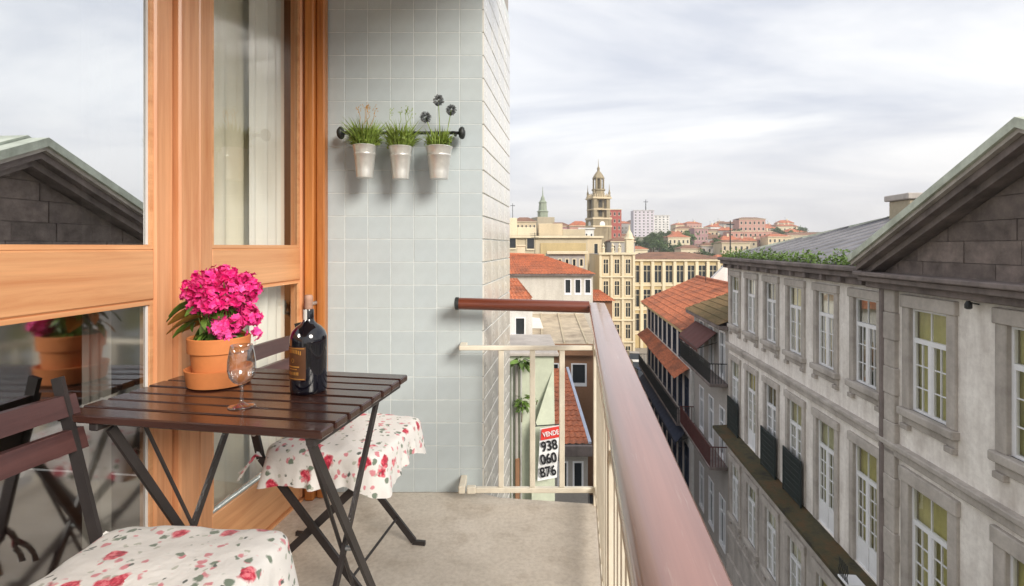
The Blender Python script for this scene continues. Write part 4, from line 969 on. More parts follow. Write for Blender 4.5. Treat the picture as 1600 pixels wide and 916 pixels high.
# --- grey house next down the street
G = thing('grey_house', 'grey house with mossy tiled roof next to the stone building', 'building', O84, R(84.4))
cs = [25.5, 27.4, 29.3]; gw = []
for s in cs: gw += [(s, EZ-6.3, 0.95, 2.2), (s, EZ-10.2, 0.95, 2.4), (s, 0.6, 1.0, 2.4)]
front(G, 24.5, 31.0, 0, EZ-3.7, gw, 'w_grey', -0.05); body(G, 24.5, 31.0, 9, EZ-3.7, 'w_grey', -0.05)
m = MB(); pantiles(m, (24.4, 0.45, EZ-3.7), (31.1, 0.45, EZ-3.7), (31.1, -4.5, EZ-1.9), (24.4, -4.5, EZ-1.9)); pantiles(m, (31.1, -9.2, EZ-3.7), (24.4, -9.2, EZ-3.7), (24.4, -4.5, EZ-1.9), (31.1, -4.5, EZ-1.9)); m.build('roof', M['tiles_old'], G)
m = MB(); m.prism([(0.0, EZ-3.7), (-9.0, EZ-3.7), (-4.5, EZ-2.0)], 24.5, 24.7, 0); m.prism([(0.0, EZ-3.7), (-9.0, EZ-3.7), (-4.5, EZ-2.0)], 30.8, 31.0, 0); m.build('gable', M['w_grey'], G)
m = MB(); m.cbox(24.4, 31.1, -0.1, 0.42, EZ-3.9, EZ-3.71, 0.02); m.build('eave', M['stonedark'], G)
def balcony(parent, s0, s1, z, proj, y=0.0, slab='stonedark', rail='iron', h=0.95, pitch=0.13):
    m = MB(); m.cbox(s0, s1, y-0.05, y+proj, z-0.16, z, 0.02); b = m.build('balcony_slab', M[slab], parent)
    m = MB(); m.box(s0, s1, y+proj-0.05, y+proj-0.01, z+h-0.04, z+h); m.box(s0, s0+.04, y, y+proj-.05, z+h-.04, z+h); m.box(s1-.04, s1, y, y+proj-.05, z+h-.04, z+h); n = int((s1-s0)/pitch)
    for k in range(n+1): x = s0+.02+(s1-s0-.04)*k/n; m.box(x-.012, x+.012, y+proj-.042, y+proj-.018, z, z+h-.04)
    for k in range(1, int(proj/pitch)): 
        for x in (s0+.02, s1-.02): m.box(x-.012, x+.012, y+k*pitch-.012, y+k*pitch+.012, z, z+h-.04)
    tag(m.build('balcony_rail', M[rail], b), kind='stuff')
balcony(G, 24.6, 30.9, EZ-6.45, 0.8); balcony(G, 24.6, 30.9, EZ-10.35, 0.8, rail='maroon')
def awning(loc_parent, label, s0, s1, zt, zb, proj, mat, y=0.0, og=O84, ang=84.4):
    t = thing('awning', label, 'awning', (Matrix.Translation(og) @ Matrix.Rotation(R(ang), 4, 'Z')) @ Vector(((s0+s1)/2, y, zb)), R(ang))
    hw = (s1-s0)/2; n = max(4, int((s1-s0)/0.35)); m = MB(); h_ = zt-zb
    for k in range(n+1):
        x = -hw+2*hw*k/n; d = 0.02*(k % 2); m.v += [(x, 0.03, h_), (x, proj, d), (x, proj+.01, -0.22+0.05*(k % 2)), (x, 0.03, h_-0.03), (x, proj-.015, d-0.03)]
    for k in range(n):
        a, b = 5*k, 5*k+5; m.f += [(a, b, b+1, a+1), (a+1, b+1, b+2, a+2), (a+3, a+4, b+4, b+3)]
    m.mi = [0]*len(m.f); m.build('canopy', M[mat], t, fixn=False)
    m = MB(); m.tube([(-hw+.05, 0.0, h_-0.5), (-hw+.05, proj, -0.02)], 0.02, 6); m.tube([(hw-.05, 0.0, h_-0.5), (hw-.05, proj, -0.02)], 0.02, 6); m.tube([(-hw, proj-.01, -0.02), (hw, proj-.01, -0.02)], 0.02, 6); m.build('awning_frame', M['iron'], t)
awning(None, 'maroon awning over the upper balcony of the grey house', 26.2, 30.4, EZ-4.3, EZ-5.1, 0.95, 'maroon')
# --- white house with red roof
W = thing('white_house', 'white house with long red tiled roof and dark windows along the street', 'building', O84, R(84.4))
ws = [32.2+1.75*i for i in range(9)]; ww = []
for s in ws: ww += [(s, EZ-7.1, 1.1, 1.85), (s, EZ-10.3, 1.1, 2.3), (s, 0.4, 1.15, 2.6)]
front(W, 31.05, 47.5, 0, EZ-4.9, ww, 'w_white', 0.1, 'navy'); body(W, 31.05, 47.5, 9, EZ-4.9, 'w_white', 0.1)
m = MB(); pantiles(m, (31.0, 0.65, EZ-5.0), (47.6, 0.65, EZ-5.0), (47.6, -4.3, EZ-2.75), (31.0, -4.3, EZ-2.75)); pantiles(m, (47.6, -9.2, EZ-5.0), (31.0, -9.2, EZ-5.0), (31.0, -4.3, EZ-2.75), (47.6, -4.3, EZ-2.75)); m.build('roof', M['tiles_red'], W)
m = MB(); m.prism([(0.1, EZ-4.95), (-9, EZ-4.95), (-4.3, EZ-2.8)], 31.05, 31.25, 0); m.prism([(0.1, EZ-4.95), (-9, EZ-4.95), (-4.3, EZ-2.8)], 47.3, 47.5, 0); m.build('gable', M['w_white'], W)
m = MB(); m.cbox(31.0, 47.6, 0.0, 0.60, EZ-5.2, EZ-5.02, 0.02); m.build('eave', M['w_ochre'], W)
m = MB(); pantiles(m, (31.4, 1.0, EZ-7.95), (47.2, 1.0, EZ-7.95), (47.2, 0.1, EZ-7.35), (31.4, 0.1, EZ-7.35)); m.build('tiled_canopy', M['tiles_red'], W)
balcony(W, 31.4, 47.2, EZ-10.6, 0.8, 0.1)
awning(None, 'long navy awning along the shopfronts of the white house', 31.6, 47.0, EZ-11.0, EZ-11.8, 0.8, 'navy', 0.1)
# --- white gable wall behind
WGm = thing('gable_house', 'plain white gable wall rising behind the red roof', 'building', (14.4, 44, GZ), 0)
m = MB(); m.prism([(1.9, 0), (4.6, 0), (4.6, 13.0), (4.0, 13.75), (3.6, 13.6), (2.4, 12.4), (1.9, 11.9)], 0, .5, 1); m.box(2.0, 4.5, .5, 5, 0, 11.5); m.build('wall', M['w_white'], WGm)
m = MB(); m.box(1.95, 4.55, .52, 5.1, 11.51, 11.7); m.build('roof', M['tiles_old'], WGm)
# --- facing blocks at the end of the street. local x runs to the left of the picture when turned to face the camera
def facing(name, label, px0, px1, ytop, Z, rows, cols, wall, cat='building', depth=10, win=(0.5, 0.6), frame='w_cream', roofmat=None, roofh=0, group=None, zbot=None, glass='darkwin', cornice=True, rz=0.0, simple=True, parapet=0.0):
    x0, x1 = (px0-800)/F*Z, (px1-800)/F*Z; zt = EYE-(ytop-385)/F*Z; base = (hill((x0+x1)/2, Z)-0.6) if zbot is None else zbot
    t = thing(name, label, cat, ((x0+x1)/2, Z, base), PI+rz, group); hw = (x1-x0)/2; H = zt-base; wins = []
    if rows:
        for j in range(rows):
            cz = H*1.0-(j+1)*win[2]+0.35*(win[2]-win[1]) if len(win) > 2 else H*(rows-j-0.82)/rows
            for i in range(cols): wins.append((-hw+2*hw*(i+0.5)/cols, cz, win[0], win[1]))
    front(t, -hw, hw, 0, H, wins, wall, 0, frame, glass, simple); body(t, -hw, hw, depth, H, wall)
    if cornice: m = MB(); m.cbox(-hw-.25, hw+.25, -0.1, 0.35, H-0.02, H+0.28, 0.03); m.build('cornice', M[frame if frame != 'white' else wall], t)
    m = MB(); m.box(-hw, hw, -depth, -0.05, H-.012, H+0.02); m.build('roof_deck', M['slate'], t)
    if roofmat:
        m = MB(); ov = 0.4; a = (-hw-ov, 0.4, H+.28); b = (hw+ov, 0.4, H+.28); r0 = (-hw+min(hw*.8, depth/2)*.8, -depth/2, H+.28+roofh); r1 = (hw-min(hw*.8, depth/2)*.8, -depth/2, H+.28+roofh); c = (hw+ov, -depth-.4, H+.28); d = (-hw-ov, -depth-.4, H+.28)
        m.quad(a, b, r1, r0); m.quad(c, d, r0, r1); m.add([b, c, r1], [(0, 1, 2)]); m.add([d, a, r0], [(0, 1, 2)]); m.quad(a, d, c, b); m.build('roof', M[roofmat], t)
    return t, hw, H
t, hw, H = facing('ochre_block', 'long ochre block of many windows with cream piers at the street end', 985, 1140, 408, 78, 3, 9, 'w_ochre', depth=12, win=(1.15, 2.7, 3.6), roofmat='tiles_brown', roofh=1.0, zbot=GZ, simple=False)
for k in range(10):
    m = MB(); x = -hw+2*hw*k/9; m.cbox(x-.22, x+.22, 0.005, 0.22, 0, H-.03, 0.02); m.build('pier', M['w_cream'], t)
for k in range(3): m = MB(); m.cbox(-hw, hw, 0.004, 0.12, H-3.75-k*3.6, H-3.45-k*3.6, 0.02); m.build('string_course', M['w_cream'], t)
t, hw, H = facing('corner_block', 'tall cream corner block with ornate turret at the end of the street', 938, 990, 398, 70, 5, 3, 'w_sand', depth=10, win=(0.75, 2.0, 2.9), zbot=GZ, simple=False)
for k in range(4): m = MB(); x = -hw+2*hw*k/3; m.cbox(x-.16, x+.16, 0.005, 0.18, 0, H-.03, 0.02); m.build('pier', M['w_cream'], t)
for k in range(4): m = MB(); m.cbox(-hw-.1, hw+.1, 0.004, 0.25, H-3.05-k*2.9, H-2.85-k*2.9, 0.02); m.build('string_course', M['w_cream'], t)
m = MB(); m.cbox(-hw, -hw+1.0, -1.0, 0.1, H+.28, H+2.0, .03); m.lathe([(0.62, 0), (0.75, .1), (0.55, .3), (0.42, .8), (0.12, 1.3), (0.05, 2.0)], 10, c=(-hw+.5, -.45, H+2.0)); m.build('turret', M['w_cream'], t)
for x in (-hw+1.9, -hw+2.8, hw-.4): m = MB(); m.lathe([(0.2, 0), (0.2, .5), (0.28, .55), (0.1, .75), (0.18, 1.0), (0.02, 1.3)], 8, c=(x, 0, H+.28)); m.build('finial', M['w_cream'], t)
t, hw, H = facing('corner_house', 'narrow pale house wall left of the cream corner block', 905, 940, 372, 82, 4, 2, 'w_sand', depth=8, win=(0.7, 1.9, 3.2), zbot=GZ)
# --- left side, seen over the end of the railing
t, hw, H = facing('beige_block', 'large beige block with blank wall and roof terrace on the left', 770, 918, 372, 62, 0, 0, 'w_beige', depth=14, zbot=GZ, cornice=True)
for (px0, px1, y0, y1, mt, d) in ((808, 838, 355, 372, 'w_cream', 3), (842, 880, 349, 372, 'w_sand', 4), (880, 916, 358, 372, 'w_beige', 3), (795, 808, 340, 372, 'w_cream', 2)):
    m = MB(); a, b = -((px1-844)/F*62), -((px0-844)/F*62); m.cbox(a, b, -1.0-d, -0.8, H+.29, H+(372-y0)/F*62, 0.05); m.build('attic', M[mt], t)
for (px, py, w_, h_) in ((801, 368+12, .9, 1.3), (829, 366+14, 1.0, 1.5)):
    fm, pm = far_window(w_, h_, 'w_cream', 'darkwin', True); o = place('window', fm, t, (-((px-844)/F*62), 0.12, H-(py-372)/F*62-h_/2)); place('pane', pm, o, (0, 0.02, 0))
m = MB(); m.cbox(-hw+.2, -hw+5.6, 0.01, 0.10, H-3.2, H-.6, .03); m.build('rendered_panel', M['w_ochre'], t)
facing('terrace_house', 'low grey beige house with a strip of windows behind the red hipped roof', 858, 914, 397, 52, 1, 5, 'w_grey', 'house', 5, (.42, .8, 1.5), zbot=GZ)
A = thing('red_roof_house', 'white house with red hipped roof beyond the balcony corner', 'building', P(862, 428, 42)+Vector((0, 0, 0)), PI); A.location.z = GZ
zt = EYE-(428-385)/F*42-GZ; awn = [(-2.9, zt-1.6, .55, 1.2), (-2.1, zt-1.6, .55, 1.2), (-1.3, zt-1.6, .55, 1.2)]
front(A, -3.3, 4.2, 0, zt, awn, 'w_putty', simple=True); body(A, -3.3, 4.2, 6, zt, 'w_putty')
m = MB(); pantiles(m, (-3.5, .4, zt), (4.4, .4, zt), (4.2, -3.0, zt+1.5), (0.4, -3.0, zt+1.35)); pantiles(m, (4.2, -6.4, zt), (-3.5, -6.4, zt), (0.4, -3.0, zt+1.35), (4.2, -3.0, zt+1.5)); pantiles(m, (-3.5, -6.4, zt), (-3.5, .4, zt), (0.4, -3.0, zt+1.35), (0.4, -3.05, zt+1.35)); m.build('roof', M['tiles_red'], A)
m = MB(); m.box(-3.4, 4.3, 0, .38, zt-.12, zt-.02); m.build('eave', M['stonedark'], A)
A2 = thing('red_roof_house', 'small red tiled roof tucked against the grey tiled column', 'building', P(803, 470, 34), PI); A2.location.z = GZ
zt = EYE-(462-385)/F*34-GZ
front(A2, -1.2, 2.5, 0, zt-.6, [(-.4, zt-2.6, .7, 1.2)], 'w_white', simple=True); body(A2, -1.2, 2.5, 4, zt-.6, 'w_white')
m = MB(); pantiles(m, (-1.4, .4, zt-.6), (2.6, .4, zt-.6), (2.6, -2, zt+1.0), (-.2, -2, zt+1.0)); pantiles(m, (2.6, -4.4, zt-.6), (-1.4, -4.4, zt-.6), (-.2, -2, zt+1.0), (2.6, -2, zt+1.0)); m.build('roof', M['tiles_red'], A2)
B = thing('flat_roof_house', 'low house with broad beige sheet roof behind the end handrail', 'building', P(856, 530, 32), PI-0.05); B.scale = (1.18, 1.1, 1); B.location.z = GZ
zt = EYE-(534-385)/F*32-GZ
front(B, -2.4, 1.9, 0, zt-.3, [(-1.6, zt-2.6, .8, 1.3), (-.2, zt-2.6, .8, 1.3), (1.2, zt-2.6, .8, 1.3)], 'w_brown', simple=True); body(B, -2.4, 1.9, 11, zt-.3, 'w_brown')
m = MB(); m.add([(-2.5, .3, zt-.05), (2.0, .3, zt-.05), (2.2, -12, zt+.55), (-2.6, -12, zt+.55), (-2.5, .3, zt-.3), (2.0, .3, zt-.3), (2.2, -12, zt-.3), (-2.6, -12, zt-.3)], [(0, 1, 2, 3), (0, 4, 5, 1), (1, 5, 6, 2), (2, 6, 7, 3), (3, 7, 4, 0), (4, 7, 6, 5)]); m.build('roof', M['sheet_roof'], B)
for k in range(4): m = MB(); x = -2.0+k*1.15; m.bar((x, .25, zt-.02), (x, -11.8, zt+.57), .08, .06); m.build('roof_seam', M['w_beige'], B)
m = MB(); m.cbox(-2.55, 2.05, .305, .42, zt-.75, zt-.06, .02); m.build('fascia', M['w_brown'], B)
m = MB(); m.quad((1.95, .2, zt+.02), (1.2, -5.5, zt+.30), (2.15, -11, zt+.58), (2.4, -6, zt+.33)); m.add([(0.2, -3.5, zt+.2), (1.5, -3.5, zt+.2), (1.3, -3.6, zt+1.0), (0.4, -3.6, zt+.9)], [(0, 1, 2, 3)]); m.build('white_sheeting', M['paper'], B)
D = thing('orange_roof_house', 'low house with steep orange tiled roof seen between the balusters', 'building', P(893, 690, 24), PI); D.location.z = GZ
zt = EYE-(690-385)/F*24-GZ
front(D, -.75, 1.0, 0, zt, [(-.3, zt-2.2, .5, 1.3), (.4, zt-2.2, .5, 1.3)], 'w_grey', simple=True); body(D, -.75, 1.0, 8, zt, 'w_grey')
m = MB(); pantiles(m, (-.75, .3, zt), (1.0, .3, zt), (.95, -7, zt+1.7), (-.45, -7, zt+1.7)); m.build('roof', M['tiles_red'], D)
m = MB(); m.bar((-.80, .3, zt+.05), (-.55, -7, zt+1.75), .14, .12); m.build('gutter', M['w_blue'], D)
m = MB(); m.cbox(-.9, 1.1, .31, .5, zt-.5, zt-.02, .02); m.build('eave', M['stonedark'], D)
E2 = thing('red_awning_house', 'narrow brown house with small red tiled roof by the handrail corner', 'building', P(930, 470, 46), PI); E2.location.z = GZ
zt = EYE-(470-385)/F*46-GZ
front(E2, -1.5, 1.6, 0, zt, [(-.8, zt-2.4, .7, 1.5), (.4, zt-2.4, .7, 1.5), (-.8, zt-5.4, .7, 1.5), (.4, zt-5.4, .7, 1.5)], 'w_brown', simple=True); body(E2, -1.5, 1.6, 4, zt, 'w_brown')
m = MB(); pantiles(m, (-1.7, .4, zt), (1.7, .4, zt), (.6, -2, zt+.8), (-.6, -2, zt+.8)); pantiles(m, (1.7, -4.3, zt), (-1.7, -4.3, zt), (-.6, -2, zt+.8), (.6, -2, zt+.8)); pantiles(m, (1.7, .4, zt), (1.7, -4.3, zt), (.6, -2.05, zt+.8), (.6, -2, zt+.8)); pantiles(m, (-1.7, -4.3, zt), (-1.7, .4, zt), (-.6, -2, zt+.8), (-.6, -2.05, zt+.8)); m.build('roof', M['tiles_red'], E2)
def roof_bits(t, ridge, chims, aer=()):
    m = MB(); m.tube(ridge, .13, 8); m.build('ridge_tiles', M['tiles_red'], t)
    for (x, y, z0, z1) in chims: m = MB(); m.cbox(x-.35, x+.35, y-.25, y+.25, z0, z1, .02); m.cbox(x-.42, x+.42, y-.32, y+.32, z1+.002, z1+.12, .02); m.build('chimney', M['w_cream'], t)
    for (x, y, z0, z1) in aer:
        m = MB(); m.tube([(x, y, z0), (x, y, z1)], .025, 5)
        for k in range(4): m.tube([(x-.45+.06*k, y, z1-.12-.16*k), (x+.45-.06*k, y, z1-.12-.16*k)], .014, 4)
        m.build('aerial', M['iron'], t)
zA_ = EYE-(428-385)/F*42-GZ
roof_bits(A, [(4.2, -3.0, zA_+1.56), (.4, -3.0, zA_+1.42)], [(2.4, -4.2, zA_+.6, zA_+2.2)], [(1.2, -3.4, zA_+1.2, zA_+3.4)])
roof_bits(W, [(31.0, -4.3, EZ-2.70), (47.6, -4.3, EZ-2.70)], [(36.5, -5.0, EZ-3.4, EZ-1.7)], [(39.0, -4.4, EZ-2.8, EZ-.9), (43.2, -3.9, EZ-3.0, EZ-1.3)])
roof_bits(G, [(24.4, -4.5, EZ-1.85), (31.1, -4.5, EZ-1.85)], [(29.5, -5.0, EZ-2.4, EZ-1.0)], [(27.5, -4.5, EZ-2, EZ-.2)])
# pale house next door, whose side wall faces the balcony
NB = thing('pale_green_house', 'pale green rendered house side with pipes just beyond the railing', 'building', (0.56, 7.0, GZ), PI)
zt = EYE-(556-385)/F*7.0-GZ
m = MB(); m.prism([(0, 0), (4.0, 0), (4.0, zt), (0, zt)], -1.3, 0, 1); m.build('wall', M['w_green'], NB)
m = MB(); m.cbox(-0.06, 4.0, -1.4, 0.06, zt+.001, zt+.05, .01); m.build('coping', M['stone'], NB)
m = MB(); m.add([(-.0, .001, 0), (.0, .16, 0), (0, .16, zt-1.0), (0, .001, zt-.2), (.34, .001, 0), (.34, .16, 0), (.30, .16, zt-1.0), (0.02, .001, zt-.2)], [(0, 1, 2, 3), (4, 7, 6, 5), (1, 5, 6, 2), (3, 2, 6, 7)]); m.build('buttress', M['w_green'], NB)
for x, r_ in ((0.50, .022), (0.44, .014), (.56-0.0, .012)): m = MB(); m.tube([(x, .04, 0), (x, .04, zt-.06)], r_, 8); m.build('pipe', M['zinc'] if r_ < .02 else M['w_grey'], NB, smooth=50)
m = MB(); m.cbox(.46, .52, .02, .07, zt-2.3, zt-1.35, .01); m.build('pipe_cover', M['w_brown'], NB)
def leafy(name, label, loc, n, sx, sz, seed, mat='leaf', cat='plant'):
    t = thing(name, label, cat, loc); rr = random.Random(seed)
    for _ in range(n):
        a = rr.uniform(0, 2*PI); e = rr.uniform(-.6, 1.2); k = rr.uniform(.2, 1)
        place('leaf', lf, t, (sx*k*math.cos(a)*.4, sx*.3*k*math.sin(a)-.03, sz*k*e*.5), (rr.gauss(0, .5), -e*.6, a), (sx*13*rr.uniform(.5, 1),)*3)
    m = MB(); m.tube([(0, 0, -sz*.9), (0.01, 0, 0)], .008, 6); m.build('stem', M['bark'], t)
leafy('climbing_plant', 'leafy green plant growing on the pale wall behind the balusters', P(815, 632, 6.90), 60, .13, .26, 3)
leafy('climbing_plant', 'dark creeper hanging under the wall coping at the left', P(812, 566, 6.88), 40, .20, .10, 4)
leafy('climbing_plant', 'small tuft of leaves on the wall right of the leafy plant', P(838, 626, 6.90), 12, .05, .06, 6)
# banner sign hung from the corner of the pale house
SG = thing('banner_sign', 'white banner with red band and black phone digits behind the balusters', 'sign', P(857, 708, 6.72), R(6))
W2, H2 = .125, .335
m = MB(); n = 8
for k in range(n+1):
    z = -H2+2*H2*k/n; y = .012*math.sin(k*1.1); sh = .035*(k/n-.5); m.v += [(-W2+sh, y, z-.02), (W2+sh, y-.01, z+.02), (W2+sh, y-.005, z+.02), (-W2+sh, y+.005, z-.02)]
m.f = [(4*k+i, 4*k+(i+1) % 4, 4*k+4+(i+1) % 4, 4*k+4+i) for k in range(n) for i in range(4)]+[(3, 2, 1, 0), (4*n, 4*n+1, 4*n+2, 4*n+3)]; m.mi = [0]*len(m.f); m.build('sheet', M['signwhite'], SG)
m = MB(); m.add([(-W2+.02, -.0165, H2-.165), (W2+.022, -.0265, H2-.125), (W2+.034, -.0265, H2+.018), (-W2+.034, -.0165, H2-.022)], [(0, 1, 2, 3)]); m.build('red_band', M['redpaint'], SG, fixn=False)
def text(parent, s_, size, loc, mat, rot=(R(90), 0, 0), name='lettering', xs_=1.0, bold=0.0, shear=0.0):
    c = bpy.data.curves.new(name, 'FONT'); c.body = s_; c.size = size; c.align_x = 'CENTER'; c.align_y = 'CENTER'; c.offset = bold; c.extrude = 0.0008; c.shear = shear
    c.materials.append(mat); t_ = bpy.data.objects.new(name, c); C.objects.link(t_); bpy.context.view_layer.update(); me = bpy.data.meshes.new_from_object(t_.evaluated_get(bpy.context.evaluated_depsgraph_get())); bpy.data.objects.remove(t_); me.name = name
    return place(name, me, parent, loc, rot, (xs_, 1, 1))
for k, s_ in enumerate(('938', '060', '876')): text(SG, s_, .178, (.004-.009*k+.003, -.030, .10-.165*k), M['blackprint'], (R(90), R(-9), 0), 'phone_digits', .80, .0045)
text(SG, 'VENDE', .085, (.024, -.034, H2-.075), M['signwhite'], (R(90), R(-9), 0), 'heading', .78, .0015)
m = MB(); m.tube([(-.17, .02, H2+.01), (.19, .0, H2+.03)], .008, 6); m.tube([(-.15, .02, H2+.01), (-.15, .28, H2+.01)], .008, 6); m.build('hanger', M['iron'], SG)

# ---------------------------------------------------------------- landmarks and the far hill
TWR = thing('bell_tower', 'tall ornate granite bell tower with lantern and spire on the skyline', 'tower', (P(935, 385, 160).x, 160, GZ), 0.25); TWR.scale = (0.95, 0.95, 1)
k_ = 160/F; zz = lambda y: EYE-(y-385)*k_-GZ
m = MB(); m.cbox(-3.0, 3.0, -3.0, 3.0, 0, zz(344), .1); m.build('tower_shaft', M['w_tower'], TWR)
for sx in (-1, 1):
    for sy in (-1, 1): m = MB(); m.cbox(sx*2.65-.5, sx*2.65+.5, sy*2.65-.5, sy*2.65+.5, 2, zz(340), .1); m.build('buttress', M['w_tower'], TWR); m = MB(); m.lathe([(.45, 0), (.5, .3), (.3, .8), (.42, 1.1), (.14, 2.2), (.03, 4.0)], 8, c=(sx*2.6, sy*2.6, zz(309))); m.build('pinnacle', M['w_tower'], TWR)
for y in (344, 356): m = MB(); m.cbox(-3.3, 3.3, -3.3, 3.3, zz(y), zz(y-3), .1); m.build('string_course', M['w_sand'], TWR)
for sx in (-1, 1):
    for sy in (-1, 1): m = MB(); m.cbox(sx*2.2-.6, sx*2.2+.6, sy*2.2-.6, sy*2.2+.6, zz(341), zz(312), .06); m.build('belfry_pier', M['w_tower'], TWR)
m = MB(); m.box(-1.6, 1.6, -1.6, 1.6, zz(341), zz(312)); m.build('belfry', M['w_tower'], TWR)
m = MB(); m.cbox(-2.9, 2.9, -2.9, 2.9, zz(329), zz(327), .05); m.build('belfry_band', M['w_sand'], TWR)
for a in range(4):
    for (zb_, hh) in ((339, 1.0), (325, 1.15)):
        m = MB(); m.prism([(-.7, 0), (.7, 0), (.7, 1.5*hh), (.42, 1.9*hh), (0, 2.1*hh), (-.42, 1.9*hh), (-.7, 1.5*hh)], -1.66, -1.61, 1); m.build('bell_opening', M['roomdark'], TWR, loc=(0, 0, zz(zb_)), rot=(0, 0, a*PI/2))
    m = MB(); m.lathe([(.9, 0), (.9, .12)], 16); m.build('clock_face', M['paper'], TWR, loc=(3.02*math.sin(a*PI/2), -3.02*math.cos(a*PI/2), zz(351)), rot=(R(90), 0, a*PI/2))
m = MB(); m.cbox(-3.2, 3.2, -3.2, 3.2, zz(312), zz(309), .1); m.build('gallery', M['w_sand'], TWR)
for k in range(28):
    e_ = k % 7; sd_ = k//7; u = -2.7+5.4*(e_+.5)/7; p = {0: (u, -2.9), 1: (2.9, u), 2: (u, 2.9), 3: (-2.9, u)}[sd_]; m = MB(); m.lathe([(.14, 0), (.2, .4), (.1, .8), (.2, 1.0)], 6, c=(p[0], p[1], zz(309))); m.build('gallery_baluster', M['w_sand'], TWR)
m = MB(); m.lathe([(2.0, zz(309)), (2.0, zz(299)), (2.3, zz(298)), (2.3, zz(296)), (1.1, zz(296)), (1.1, zz(280)), (1.95, zz(280)), (2.0, zz(278)), (1.5, zz(274)), (.9, zz(270)), (.5, zz(268)), (.4, zz(265)), (.55, zz(264)), (.14, zz(260)), (.04, zz(249))], 8); m.build('lantern', M['w_tower'], TWR)
for a in range(8): m = MB(); m.lathe([(.3, 0), (.3, zz(280)-zz(296)), (.45, zz(280)-zz(296)+.1)], 6, c=(1.7*math.cos(a*PI/4), 1.7*math.sin(a*PI/4), zz(296))); m.build('column', M['w_tower'], TWR)
SP = thing('church_spire', 'small distant church spire left of the bell tower', 'tower', (P(848, 385, 230).x, 230, hill(13, 230)), 0.3)
k2 = 230/F; b_ = hill(13, 230); z2 = lambda y: EYE-(y-385)*k2-b_
m = MB(); m.lathe([(2.4, 0), (2.4, z2(332)), (2.8, z2(331)), (2.0, z2(329)), (1.7, z2(318)), (2.0, z2(317)), (1.1, z2(313)), (.8, z2(309)), (.25, z2(305)), (.08, z2(292))], 8); m.build('spire', M['copper'], SP)
m = MB(); m.cbox(-4, 4, -4, 4, 0, z2(340), .1); m.build('tower_base', M['w_granite'], SP)

SEEN_HOUSES = {1, 7, 8, 11, 13, 14, 16, 18, 19, 20, 23, 24, 29, 30, 35, 43, 44, 45, 46, 50, 53, 57, 61, 65, 66, 68}; SEEN_TREES = {1, 2, 4, 9, 10, 12, 14, 16, 17, 18, 19, 20, 21, 24, 26, 28, 35, 41, 43, 44, 47, 48, 49}   # which candidates stand where the photograph shows them
far = [  # name, label, px0, px1, ytop, Z, rows, cols, wall, roof, roofh
 ('tower_block', 'white high-rise block with pale vertical strips on the far hill', 990, 1022, 329, 330, 9, 5, 'w_lilac', None, 0),
 ('tower_block', 'second white high-rise stepping down right of the tallest white block', 1022, 1046, 337, 345, 8, 4, 'w_white', None, 0),
 ('red_block', 'red brick block immediately right of the bell tower', 950, 971, 328, 230, 5, 3, 'w_red', None, 0),
 ('far_house', 'pink house with brown roof left of the white high-rise', 965, 992, 366, 250, 3, 4, 'w_mauve', 'tiles_brown', 1.5),
 ('stepped_block', 'broad red-pink stepped block on the hill, lower storeys', 1140, 1206, 362, 260, 3, 9, 'w_pink', None, 0),
 ('stepped_block', 'upper tier of the red-pink stepped block on the hilltop', 1155, 1196, 340, 268, 3, 6, 'w_pink', 'tiles_brown', 1.0),
 ('far_house', 'mauve block between the white high-rise and the stepped pink block', 1085, 1106, 357, 250, 3, 4, 'w_mauve', None, 0),
 ('far_house', 'cream house with red roof right below the white high-rise', 1044, 1078, 366, 235, 2, 5, 'w_cream', 'tiles_red', 1.6),
 ('far_house', 'sand house with brown roof behind the mauve block', 1056, 1086, 354, 300, 3, 5, 'w_sand', 'tiles_brown', 1.5),
 ('far_house', 'sand long house left of the stepped pink block', 1104, 1142, 358, 290, 3, 6, 'w_sand', 'tiles_brown', 1.2),
 ('far_house', 'cream villa among trees above the ochre block', 1064, 1098, 384, 200, 2, 4, 'w_cream', 'tiles_brown', 1.4),
 ('far_house', 'grey house low on the hill right of the cream villa', 1096, 1130, 380, 205, 2, 4, 'w_grey', 'tiles_brown', 1.2),
 ('far_house', 'beige house with brown roof at the foot of the stepped pink block', 1128, 1172, 376, 190, 3, 5, 'w_beige', 'tiles_brown', 1.0),
 ('far_house', 'low sand house right of the stepped pink block', 1200, 1236, 366, 250, 2, 5, 'w_sand', 'tiles_red', 1.4),
 ('far_house', 'pale house at the right end of the skyline over the slate roof', 1230, 1290, 364, 270, 2, 7, 'w_beige', 'tiles_brown', 1.4),
 ('far_house', 'brown roofed house on the skyline just left of the small spire', 800, 838, 340, 200, 3, 6, 'w_sand', 'tiles_brown', 1.8),
 ('far_house', 'mauve house on the skyline right of the small spire', 856, 892, 348, 210, 3, 5, 'w_mauve', 'tiles_brown', 1.6),
 ('far_house', 'red roofed house on the skyline beside the bell tower foot', 890, 922, 346, 190, 3, 5, 'w_pink', 'tiles_red', 1.8),
 ('far_house', 'white house peeping between the bell tower and the corner block', 905, 928, 358, 120, 3, 3, 'w_white', None, 0),
 ('far_house', 'grey house in front of the red brick block', 955, 992, 372, 150, 3, 4, 'w_grey', 'tiles_brown', 1.2),
 ('far_house', 'pale house under the white high-rise at the edge of the trees', 986, 1012, 386, 180, 2, 3, 'w_cream', 'tiles_red', 1.0),
]
